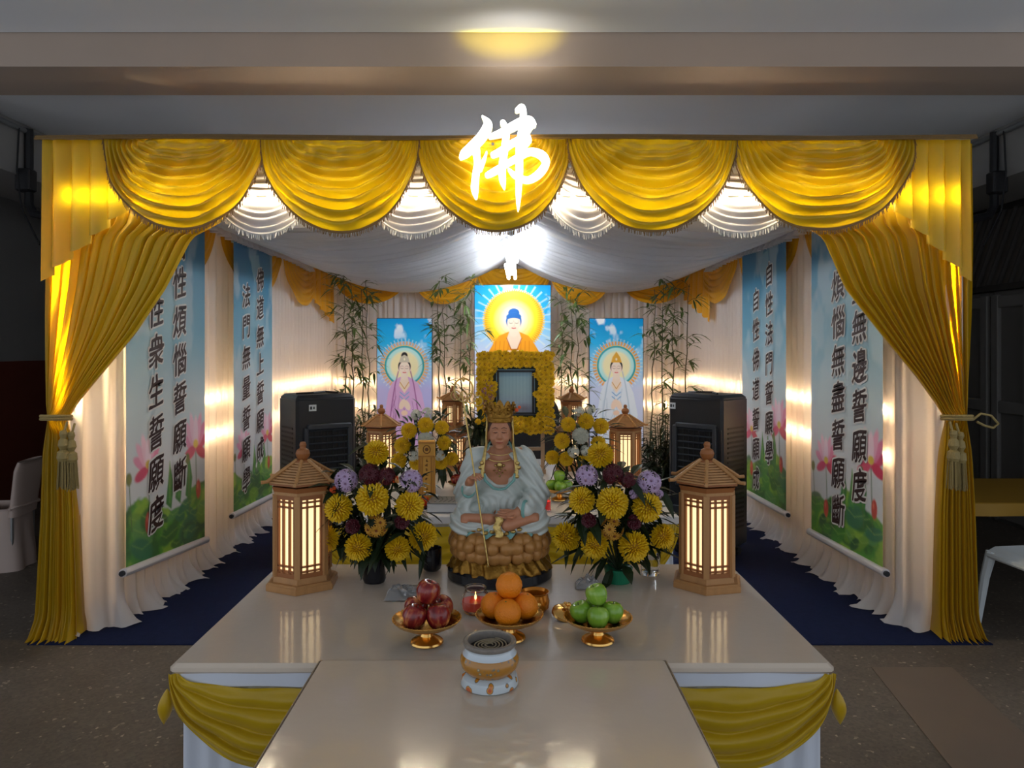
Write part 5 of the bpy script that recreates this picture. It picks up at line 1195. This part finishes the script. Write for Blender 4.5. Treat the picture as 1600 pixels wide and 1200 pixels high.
# staff
s0, s1 = np.array((-.030, -.140, .072)), np.array((-.108, -.085, .555)); dv = s1-s0
HRc = np.array(HR)
stf = MB().tube([s0+dv*k for k in np.linspace(0, 1, 12)], .0024, 8).ball(s0, .004, 8, 6)
sf = part('staff', stf, M['st_gold'], t)
top = s0+dv*.94; q = MB()
q.tube([top+np.array((.030*math.sin(a)*(.55+.45*math.sin(a/2)), .002*math.sin(3*a), .034-.034*math.cos(a))) for a in np.linspace(0, 2*pi, 28)], .0026, 6)
q.tube([top+np.array((.010*math.sin(a), .002, .020-.012*math.cos(a))) for a in np.linspace(0, 2*pi, 20)], .0014, 6); q.ball(top+np.array((0, 0, .066)), (.004, .004, .008), 8, 6)
part('staff_head', q, M['st_gold'], sf)
for k, sx in enumerate((-1, 1, 1.9)): part('ring', MB().tube([top+np.array((.022*sx+.014*math.cos(a), .004*math.sin(a), .020+.014*math.sin(a)-.008*k)) for a in np.linspace(0, 2*pi, 20)], .0018, 5), M['st_gold'], sf)

# ---------------------------------------------------------------- fruit
def apple_mb():
    return MB().lathe([(.001, -.80), (.10, -.86), (.30, -.92), (.55, -.84), (.80, -.55), (.97, -.1), (1.0, .22), (.92, .55), (.74, .80), (.48, .90), (.26, .84), (.10, .70), (.03, .60), (.001, .59)], 28)
def apple_mat(name, c0, c1, c2, sc=2.2):
    m = mat(name, c0, .22, spec=.5, coat=.3); tr = m.node_tree; n = tr.nodes; tc = n.new('ShaderNodeTexCoord'); mp = n.new('ShaderNodeMapping'); mp.inputs['Scale'].default_value = (1, 1, .25)
    oi = n.new('ShaderNodeObjectInfo'); no = n.new('ShaderNodeTexNoise'); no.noise_dimensions = '4D'; no.inputs['Scale'].default_value = sc; no.inputs['Detail'].default_value = 6; cr = n.new('ShaderNodeValToRGB')
    cr.color_ramp.elements[0].position = .36; cr.color_ramp.elements[0].color = (*c0, 1); cr.color_ramp.elements[1].position = .66; cr.color_ramp.elements[1].color = (*c2, 1); e = cr.color_ramp.elements.new(.52); e.color = (*c1, 1)
    mm = n.new('ShaderNodeMath'); mm.operation = 'MULTIPLY'; mm.inputs[1].default_value = 30
    tr.links.new(tc.outputs['Object'], mp.inputs[0]); tr.links.new(mp.outputs[0], no.inputs['Vector']); tr.links.new(oi.outputs['Random'], mm.inputs[0]); tr.links.new(mm.outputs[0], no.inputs['W']); tr.links.new(no.outputs[0], cr.inputs[0]); tr.links.new(cr.outputs[0], n['Principled BSDF'].inputs['Base Color']); return m
M['apple_red'] = apple_mat('red_apple_skin', srgb(104,20,24), srgb(136,34,32), srgb(190,110,60)); M['apple_green'] = apple_mat('green_apple_skin', srgb(112,156,40), srgb(128,170,52), srgb(150,184,76), 1.5)
M['orange'] = mat('orange_peel', srgb(236,132,16), .42, bump=.35, bscale=9, var=.05, vscale=1)
ME = {'r': mesh_of('red_apple', apple_mb(), M['apple_red']), 'g': mesh_of('green_apple', apple_mb(), M['apple_green']), 'o': mesh_of('orange', MB().lathe([(.001, -.97), (.05, -.975), (.35, -.93), (.7, -.70), (.94, -.33), (1, 0), (.94, .34), (.7, .70), (.35, .92), (.09, .965), (.05, .945), (.001, .94)], 30), M['orange']),
      'stem': mesh_of('stem', MB().tube([(0, 0, .58), (.02, 0, .8), (.08, 0, .98)], [.035, .03, .045], 6), M['bamboo_stem']), 'calyx': mesh_of('stem_button', MB().lathe([(.001, .97), (.06, .965), (.08, .94)], 8), mat('calyx_green', srgb(90,110,40), .6))}
def fruit(kind, x, y, z, r, lab, grp, seed, tilt=None):
    rs = random.Random(seed); nm = {'r': 'red_apple', 'g': 'green_apple', 'o': 'orange'}[kind]
    o = tag(link(nm, ME[kind], None, (x, y, z), tilt or (rs.uniform(-.35, .35), rs.uniform(-.35, .35), rs.uniform(0, 6)), (r, r, r)), lab, 'apple' if kind != 'o' else 'orange', grp)
    link('stem_button' if kind == 'o' else 'stem', ME['calyx' if kind == 'o' else 'stem'], o); return o
DISH = [(.001, 0), (.036, 0), (.0385, .003), (.037, .007), (.030, .012), (.0155, .018), (.013, .024), (.016, .030), (.030, .035), (.055, .041), (.073, .050), (.079, .057), (.080, .0585), (.078, .0595), (.071, .053), (.052, .0455), (.028, .0405), (.001, .0395)]
def dish(x, y, z, lab, s=1.0):
    t = thing('fruit_stand', lab, 'fruit stand', (x, y, z), 0, 'gold footed fruit stands')
    part('dish', MB().lathe([(r*s, q*s) for r, q in DISH[8:]], 48), M['gold'], t); part('foot', MB().lathe([(r*s, q*s) for r, q in DISH[:10]], 36), M['gold'], t)
    b = MB()
    for a in np.arange(40)*2*pi/40: b.ball((.0785*s*math.cos(a), .0785*s*math.sin(a), .0590*s), .0021*s, 6, 4)
    part('beaded_rim', b, M['gold'], t); return t
d0, d1, d2 = P(667, 990, 1.70), P(796, 990, 1.725), P(934, 990, 1.71)
z0 = TZ+.0005
dish(d0.x, 1.70, z0, 'gold footed stand holding the red apples, leftmost of the front three'); dish(d1.x, 1.725, z0, 'gold footed stand holding the oranges, middle of the front three'); dish(d2.x, 1.71, z0, 'gold footed stand holding green apples, rightmost of the front three')
def pile(c, y, kind, r, spots, labs, grp, sd, top=True):
    for i, (dx, dy, dz) in enumerate(spots): fruit(kind, c.x+dx, y+dy, z0+dz, r, labs[i], grp, sd+i)
ra = .0285; zb = .0440+ra*.90
pile(d0, 1.70, 'r', ra, [(-.026, -.026, zb), (.029, -.025, zb), (-.029, .030, zb), (.031, .030, zb), (.002, .003, zb+.047)],
     ['dark red apple at the front left of its gold stand', 'striped red and yellow apple at the front right of its gold stand', 'red apple at the back left of its gold stand, half hidden', 'yellowish red apple at the back right of its gold stand', 'dark red apple on top of the red apple pile'], 'red apples on the left stand', 200)
ro_ = .0315; zo = .0435+ro_*.97
pile(d1, 1.725, 'o', ro_, [(-.037, .012, zo), (-.004, -.036, zo), (.036, .008, zo), (-.001, .036, zo), (-.001, .004, zo+.050)],
     ['orange at the left of the orange pile', 'orange at the front of the orange pile', 'orange at the right of the orange pile', 'orange at the back of the orange pile, behind the top one', 'orange on top of the orange pile'], 'oranges on the middle stand', 220)
rg = .0255; zg = .0435+rg*.90
pile(d2, 1.71, 'g', rg, [(-.038, .004, zg), (-.003, -.031, zg), (.034, .0, zg), (-.003, .034, zg), (-.002, .002, zg+.041)],
     ['green apple at the left of the front green pile', 'green apple at the front of the front green pile', 'green apple at the right of the front green pile', 'green apple at the back of the front green pile', 'green apple on top of the front green pile'], 'green apples on the right stand', 240)

# ---------------------------------------------------------------- vessels
bx = P(765, 1050, 1.465).x
t = thing('incense_burner', 'white and gold porcelain incense burner with ash and coil on the front table', 'incense burner', (bx, 1.465, FZ+.0005))
def porcelain(kind):
    m = mat('porcelain_'+kind, srgb(190,200,208), .15, spec=.5, coat=.4); tr = m.node_tree; n = tr.nodes; b = n['Principled BSDF']; tc = n.new('ShaderNodeTexCoord'); sx = n.new('ShaderNodeSeparateXYZ'); tr.links.new(tc.outputs['Object'], sx.inputs[0])
    at = n.new('ShaderNodeMath'); at.operation = 'ARCTAN2'; tr.links.new(sx.outputs[1], at.inputs[0]); tr.links.new(sx.outputs[0], at.inputs[1])
    cb = n.new('ShaderNodeCombineXYZ'); ml = n.new('ShaderNodeMath'); ml.operation = 'MULTIPLY'; ml.inputs[1].default_value = .058; tr.links.new(at.outputs[0], ml.inputs[0]); tr.links.new(ml.outputs[0], cb.inputs[0]); tr.links.new(sx.outputs[2], cb.inputs[1])
    vo = n.new('ShaderNodeTexVoronoi'); vo.inputs['Scale'].default_value = 44 if kind == 'foot' else 90; tr.links.new(cb.outputs[0], vo.inputs['Vector']); cr = n.new('ShaderNodeValToRGB'); e = cr.color_ramp.elements; cr.color_ramp.interpolation = 'LINEAR'
    if kind == 'foot': e[0].position = .24; e[0].color = (*srgb(206,140,40), 1); e[1].position = .33; e[1].color = (*srgb(192,202,208), 1); k = e.new(.12); k.color = (*srgb(190,80,30), 1); k = e.new(.29); k.color = (*srgb(90,80,60), 1)
    else: e[0].position = .10; e[0].color = (*srgb(196,178,130), 1); e[1].position = .34; e[1].color = (*srgb(172,118,40), 1); k = e.new(.2); k.color = (*srgb(96,104,96), 1)
    tr.links.new(vo.outputs[0], cr.inputs[0]); tr.links.new(cr.outputs[0], b.inputs['Base Color']); return m
por = mat('porcelain_white', srgb(196,206,214), .14, coat=.4)
part('foot', MB().lathe([(.001, 0), (.054, 0), (.0575, .003), (.0575, .006), (.0545, .018), (.048, .024), (.044, .025)], 48), porcelain('foot'), t)
part('belly', MB().lathe([(.044, .025), (.0500, .030), (.0562, .038), (.0585, .047), (.0580, .054), (.0540, .062)], 48), porcelain('belly'), t)
part('shoulder', MB().lathe([(.0540, .062), (.0500, .068), (.0490, .073), (.0505, .077)], 48), por, t)
part('rim', MB().lathe([(.0500, .077), (.0525, .079), (.0535, .083), (.0525, .0865), (.049, .088), (.044, .087), (.0425, .083), (.0420, .070)], 48), mat('speckled_rim', srgb(120,112,104), .35, var=.3, vscale=150), t)
part('ash', MB().lathe([(.001, .0735), (.025, .0735), (.042, .0715)], 32), mat('dark_ash', srgb(44,38,34), .9, bump=.6, bscale=200), t)
part('incense_coil', MB().tube([((.006+.0034*a/pi)*math.cos(a), (.006+.0034*a/pi)*math.sin(a)*1.0, .0765+.0008*math.sin(a*2)) for a in np.linspace(0, 8.4*pi, 180)], .0013, 5), mat('coil_grey', srgb(150,136,110), .8), t)
GL = mat('clear_glass', (1, 1, 1), .03, trans=1, ior=1.3)
t = thing('glass_candle', 'round clear glass jar candle with glowing red wax in front of the statue', 'candle', (P(743, 920, 1.90).x, 1.90, z0))
part('jar', MB().lathe([(.001, 0), (.028, 0), (.036, .010), (.0385, .024), (.035, .042), (.028, .056), (.027, .062), (.0285, .065), (.0265, .065), (.0255, .058), (.033, .042), (.0365, .024), (.034, .011), (.001, .003)], 36), GL, t)
part('wax', MB().lathe([(.001, .004), (.0325, .0115), (.0352, .024), (.0345, .032), (.001, .0315)], 32), mat('red_wax', srgb(214,50,30), .4, emit=.05, ecol=(1, .10, .04)), t)
part('flame', MB().lathe([(.001, .032), (.003, .037), (.0022, .043), (.0003, .050)], 10), mat('flame', (1, .6, .2), emit=2.5, ecol=(1, .55, .15)), t)
t = thing('amber_jar', 'amber gold jar candle behind the oranges, right of the red candle', 'jar', (P(836, 920, 1.905).x, 1.905, z0))
AM = mat('amber_lustre', srgb(196,120,30), .15, metal=.55)
part('jar', MB().lathe([(.001, 0), (.026, 0), (.036, .012), (.038, .028), (.034, .043), (.034, .048), (.037, .052), (.0345, .052), (.031, .045), (.034, .028), (.001, .02)], 36), AM, t); 
part('emblem', MB().ball((.006, -.0375, .028), (.008, .002, .007), 10, 6), M['gold'], t)
t = thing('jar_lid', 'gold jar lid with flower knob leaning behind the green apples', 'lid', (P(884, 935, 1.86).x, 1.86, z0+.011)); t.rotation_euler = (.25, .18, 0)
part('cover', MB().lathe([(.034, -.004), (.036, -.002), (.035, .004), (.026, .010), (.012, .014), (.001, .015)], 32), M['gold'], t)
k = MB()
for i in range(6): k.ball((.009*math.cos(i*pi/3), .009*math.sin(i*pi/3), .022), (.006, .006, .005), 8, 6)
k.ball((0, 0, .026), .005, 8, 6); part('knob', k, M['gold'], t)
t = thing('black_cup', 'plain black cup right of the left chrysanthemum arrangement', 'cup', (P(675, 880, 2.26).x, 2.26, z0))
part('bowl', MB().lathe([(.001, 0), (.020, 0), (.027, .006), (.0295, .018), (.030, .068), (.0285, .070), (.027, .066), (.027, .02), (.001, .008)], 32), M['black_gloss'], t); part('label_patch', MB().box((-.006, -.0302, .040), (.012, .001, .012)), M['grey_plastic'], t)
t = thing('drinking_glass', 'ribbed clear drinking glass behind the right chrysanthemum arrangement', 'glass', (P(1016, 885, 2.22).x, 2.22, z0))
part('tumbler', MB().lathe([(.001, 0), (.026, 0), (.027, .004)]+[(.0275+.0014*(i % 2)+.003*i/14, .006+.0055*i) for i in range(14)]+[(.031, .086), (.0285, .086), (.0255, .01), (.001, .007)], 28), GL, t)
part('water', MB().lathe([(.001, .0075), (.025, .011), (.027, .05), (.001, .05)], 24), GL, t)
def crumple(x, y, lab, seed, w=.10, d=.09):
    n = vnoise(30, 34, (6, 7), seed, 3); A = np.array([[(x+w*(u-.5), y+d*(v-.5), TZ+.004+.045*n[int(v*29), int(u*33)]*math.sin(pi*u)**.5*math.sin(pi*v)**.5) for v in np.linspace(0, 1, 30)] for u in np.linspace(0, 1, 34)])
    solo('plastic_wrap', MB().grid(A), mat('clear_film', (.95, .95, .95), .12, trans=.8, ior=1.2), lab, 'wrapping', smooth=False)
crumple(P(632, 905, 2.02).x, 2.02, 'crumpled clear plastic wrap at the foot of the left arrangement', 31)
crumple(P(918, 912, 2.10).x, 2.10, 'crumpled clear plastic wrap left of the green flower pot', 32, .07, .06)
# ---------------------------------------------------------------- things on the rear altar
za = AZ+.0005
t = thing('wooden_tablet', 'carved yellow wooden memorial tablet in front of the left rear flowers', 'tablet', (P(667, 770, 3.33).x, 3.33, za))
W1 = mat('tablet_wood', srgb(202,146,58), .45, var=.15, vscale=30); W2 = mat('tablet_engraving', srgb(110,66,22), .6)
part('base', MB().rbox((0, 0, .012), (.12, .06, .024), .004).rbox((0, 0, .03), (.095, .045, .014), .003), W1, t)
part('plaque', MB().rbox((0, 0, .165), (.076, .018, .262), .004), W1, t)
q = MB()
for x in (-.034, .034): q.box((x, -.011, .13), (.006, .006, .19))
for z in (.225, .285): q.box((0, -.011, z), (.074, .006, .006))
for x in (-.020, .020): q.box((x, -.010, .13), (.004, .004, .18))
part('frame', q, mat('tablet_frame', srgb(168,112,40), .45), t)
q = MB(); rs = random.Random(9)
for k in range(8):
    z = .206-.021*k
    for _ in range(3): q.box((rs.uniform(-.003, .003), -.0097, z+rs.uniform(-.005, .005)), (rs.uniform(.006, .012), .002, .0022))
    q.box((rs.uniform(-.003, .003), -.0097, z), (.0022, .002, .013))
q.tube([(.016*math.cos(a), -.0098, .255+.018*math.sin(a)) for a in np.linspace(0, 2*pi, 20)], .002, 5); q.ball((0, -.009, .255), (.008, .003, .009), 10, 6)
part('engraving', q, W2, t)
def lotus_candle(x, y, Y, lab):
    t = thing('lotus_candle', lab, 'candle holder', (P(x, y, Y).x, Y, za)); m = MB()
    for ring, (n, r, h, tl) in enumerate(((8, .030, .040, .5), (8, .022, .046, .25))):
        for i in range(n):
            a = 2*pi*(i+.5*ring)/n; c, s = math.cos(a), math.sin(a); A = []
            for v in np.linspace(0, 1, 6):
                w = .014*math.sin(pi*(.15+.83*v)); rr = r*(.45+tl*1.1*math.sin(v*1.4)); A.append([(rr*c-u*w*s-.002*u*u*c, rr*s+u*w*c, .008+h*v) for u in (-1, -.5, 0, .5, 1)])
            m.grid(np.array(A))
    part('petals', m, mat('orange_glaze', srgb(224,84,34), .3, transl=.2), t); part('dish', MB().lathe([(.001, 0), (.028, 0), (.034, .010), (.001, .009)], 20), M['black_gloss'], t)
lotus_candle(660, 785, 3.27, 'orange lotus-shaped candle holder in front of the wooden tablet')
t = thing('sutra_book', 'thick grey-covered book lying flat at the front of the rear altar', 'book', (P(706, 780, 3.24).x, 3.25, za)); t.rotation_euler = (0, 0, -.05)
part('pages', MB().box((0, 0, .020), (.196, .15, .036)), mat('pages', srgb(190,188,186), .7), t); part('cover', MB().rbox((0, 0, .0405), (.20, .155, .005), .001).rbox((0, 0, .0025), (.20, .155, .004), .001), mat('grey_cover', srgb(112,112,112), .4), t)
q = MB()
for i in range(5): q.tube([(-.07+.02*i, -.05, .0435), (-.06+.02*i, .0, .0435), (-.075+.022*i, .05, .0435)], .0016, 4)
part('cover_print', q, mat('cover_print_grey', srgb(78,78,80), .5), t)
solo('white_cloth', MB().grid(np.array([[(P(740, 780, 3.3).x+.16*(u-.5), 3.33+.2*(v-.5), za+.003+.008*math.sin(9*u)*math.sin(7*v)**2) for v in np.linspace(0, 1, 16)] for u in np.linspace(0, 1, 16)])), M['white_satin'], 'small white cloth on the rear altar beside the grey book', 'cloth', smooth=True)
a0 = P(724, 760, 3.62)
dish(a0.x, 3.62, za, 'gold stand of red apples on the rear altar, left of the statue', .95); a1 = P(874, 760, 3.45); dish(a1.x, 3.45, za, 'gold stand of green apples on the rear altar, right of the statue', 1.0)
for i, (dx, dy, dz, lab) in enumerate(((-.032, -.02, .068, 'red apple at the left of the rear altar stand'), (.030, -.022, .068, 'red apple at the right of the rear altar stand, behind the statue sleeve'), (0, .032, .068, 'red apple at the back of the rear altar stand'), (0, 0, .114, 'red apple on top of the rear altar stand'))): fruit('r', a0.x+dx, 3.62+dy, za+dz, .029, lab, 'red apples on the rear altar', 300+i)
for i, (dx, dy, dz, lab) in enumerate(((-.036, .004, .068, 'green apple at the left of the rear altar stand'), (.0, -.034, .068, 'green apple at the front of the rear altar stand'), (.036, .004, .068, 'green apple at the right of the rear altar stand'), (0, .032, .068, 'green apple at the back of the rear altar stand'), (0, .0, .112, 'green apple on top of the rear altar stand'))): fruit('g', a1.x+dx, 3.45+dy, za+dz, .0275, lab, 'green apples on the rear altar', 320+i)
t = thing('red_votive_candle', 'small lit candle in a red glass on the rear altar, right of the statue', 'candle', (P(853, 785, 3.22).x, 3.22, za))
part('glass_cup', MB().lathe([(.001, 0), (.020, 0), (.023, .004), (.024, .072), (.0225, .072), (.021, .008), (.001, .006)], 28), GL, t); part('wax', MB().lathe([(.001, .006), (.0208, .007), (.0215, .044), (.001, .044)], 24), mat('votive_red', srgb(186,20,24), .4, emit=.12, ecol=(1, .05, .04)), t)
part('flame', MB().lathe([(.001, .044), (.0035, .052), (.0028, .060), (.0004, .074)], 10), mat('votive_flame', (1, .7, .3), emit=12, ecol=(1, .66, .25)), t)
t = thing('tea_light', 'tiny lit tea light on the rear altar behind the mauve flowers', 'candle', (P(897, 760, 3.4).x, 3.30, za)); part('cup', MB().lathe([(.001, 0), (.019, 0), (.020, .016), (.018, .016), (.001, .013)], 20), M['steel'], t); part('flame', MB().lathe([(.001, .014), (.0035, .02), (.0025, .03), (.0004, .04)], 10), mat('tea_flame', (1, .7, .3), emit=12, ecol=(1, .66, .25)), t)
t = thing('white_offering_cup', 'white cup with red contents on the rear altar behind the statue shoulder', 'cup', (P(836, 750, 3.75).x, 3.75, za)); part('bowl', MB().lathe([(.001, 0), (.03, 0), (.045, .03), (.052, .042), (.049, .042), (.04, .028), (.001, .02)], 28), por, t); part('contents', MB().lathe([(.001, .045), (.028, .042), (.045, .036)], 20), mat('red_contents', srgb(170,50,40), .5), t)

# ---------------------------------------------------------------- outside the canopy
t = thing('covered_chair', 'banquet chair in a white fitted cover at the left edge', 'chair', (-3.40, 4.85, 0), math.radians(-80)); t.scale = (.86, .86, .86)
cvm = mat('chair_cover', srgb(196,176,166), .6, var=.05, vscale=5)
A = []
for z, hw, yb_, yf_ in ((0, .235, .26, -.27), (.10, .225, .25, -.255), (.28, .205, .23, -.235), (.40, .205, .225, -.235), (.44, .20, .22, -.225), (.465, .185, .21, -.20)):
    ring = []
    for a in np.linspace(0, 2*pi, 64, endpoint=False):
        c, s = math.cos(a), math.sin(a); k = (abs(c)**4+abs(s)**4)**-.25; f = 1+(.05*math.sin(a*8+z*3))*max(0, (.40-z)/.40); ring.append((hw*c*k*f, (yb_+yf_)/2+(yb_-yf_)/2*s*k*f, z))
    A.append(ring)
m = MB().grid(np.array(A), closev=True); m.f.append(tuple(range(5*64, 6*64))); m.mi.append(0); part('seat_cover', m, cvm, t, smooth=True)
B = []
for v in np.linspace(0, 1, 14):
    w = .19+.035*v-(.13*max(0, v-.86)/.14)**1.0*.35; th = .030+.012*(1-v); B.append([(w*math.copysign(abs(math.cos(a))**.5, math.cos(a)), .20+.05*v+th*math.sin(a), .40+.41*v-(0 if v < 1 else .0)) for a in np.linspace(0, 2*pi, 40, endpoint=False)])
m = MB().grid(np.array(B), closev=True); m.f.append(tuple(range(13*40, 14*40))); m.mi.append(0); part('back_cover', m, cvm, t, smooth=True)
part('tie_band', MB().tube([(.207*math.copysign(abs(math.cos(a))**.5, math.cos(a)), .21+.045*math.sin(a), .47+.01*math.sin(2*a)) for a in np.linspace(0, 2*pi, 40)], .010, 6), cvm, t)
for x in (-.17, .17):
    for y in (-.2, .2): part('leg', MB().tube([(x, y, 0), (x, y, .40)], .012, 6), M['steel'], t)
# folding table with a gold cloth
t = thing('cloth_table', 'folding table under a gold cloth outside the right side of the canopy', 'table', (3.05, 4.34, 0)); TH = .585
gold2 = mat('gold_table_cloth', srgb(150,112,26), .55, var=.08, vscale=4, bump=.15, bscale=6)
part('table_cloth', MB().rbox((0, 0, TH), (1.34, .76, .03), .008).add([], []), gold2, t)
part('cloth_drop', skirt_path([(-.675, .385), (-.675, -.385), (.675, -.385), (.675, .385), (-.675, .385)], TH-.055, TH+.012, 14, .004), gold2, t, smooth=True)
for x in (-.55, .55):
    for y in (-.3, .3): part('leg', MB().tube([(x, y, 0), (x, y, TH-.02)], .014, 8), M['black'], t)
    part('leg_brace', MB().tube([(x, -.3, .22), (x, .3, .22)], .010, 6), M['black'], t)
# white plastic chair
t = thing('plastic_chair', 'white moulded plastic chair at the right edge', 'chair', (2.70, 3.62, 0), math.radians(-84)); wp = M['white_plastic']
A = np.array([[(x*(.215+.01*v), -.22+.44*v, .405-.025*math.sin(pi*v)*(1-x*x)-.03*max(0, .12-v)/.12*1.0) for v in np.linspace(0, 1, 16)] for x in np.linspace(-1, 1, 14)]); A2 = A.copy(); A2[..., 2] -= .02
m = MB().grid(A).grid(A2[::-1])
for e in (0, -1): m.grid(np.stack([A[e], A2[e]]) if e == 0 else np.stack([A2[e], A[e]])); m.grid(np.stack([A2[:, e], A[:, e]]) if e == 0 else np.stack([A[:, e], A2[:, e]]))
part('seat', m, wp, t, smooth=True)
part('seat_apron', MB().tube([(-.21, .2, .375), (-.21, -.2, .375), (-.19, -.22, .37), (.19, -.22, .37), (.21, -.2, .375), (.21, .2, .375)], .014, 6), wp, t)
for x in (-1, 1):
    for y, sp in ((-1, -.05), (1, .06)): part('leg', MB().tube([(x*.195, y*.20, .385), (x*.21, y*.205+sp*.4, .25), (x*.225, y*.205+sp, 0)], [.026, .022, .016], 8), wp, t)
B = np.array([[(x*(.20-.02*v), .215+.10*v+.02*x*x, .40+.40*v-.05*x*x*v) for v in np.linspace(0, 1, 10)] for x in np.linspace(-1, 1, 12)]); B2 = B.copy(); B2[..., 1] += .016
bkm = MB().grid(B).grid(B2[::-1])
for e in (0, -1): bkm.grid(np.stack([B[e], B2[e]])); bkm.grid(np.stack([B[:, e], B2[:, e]]))
part('backrest', bkm, wp, t, smooth=True)
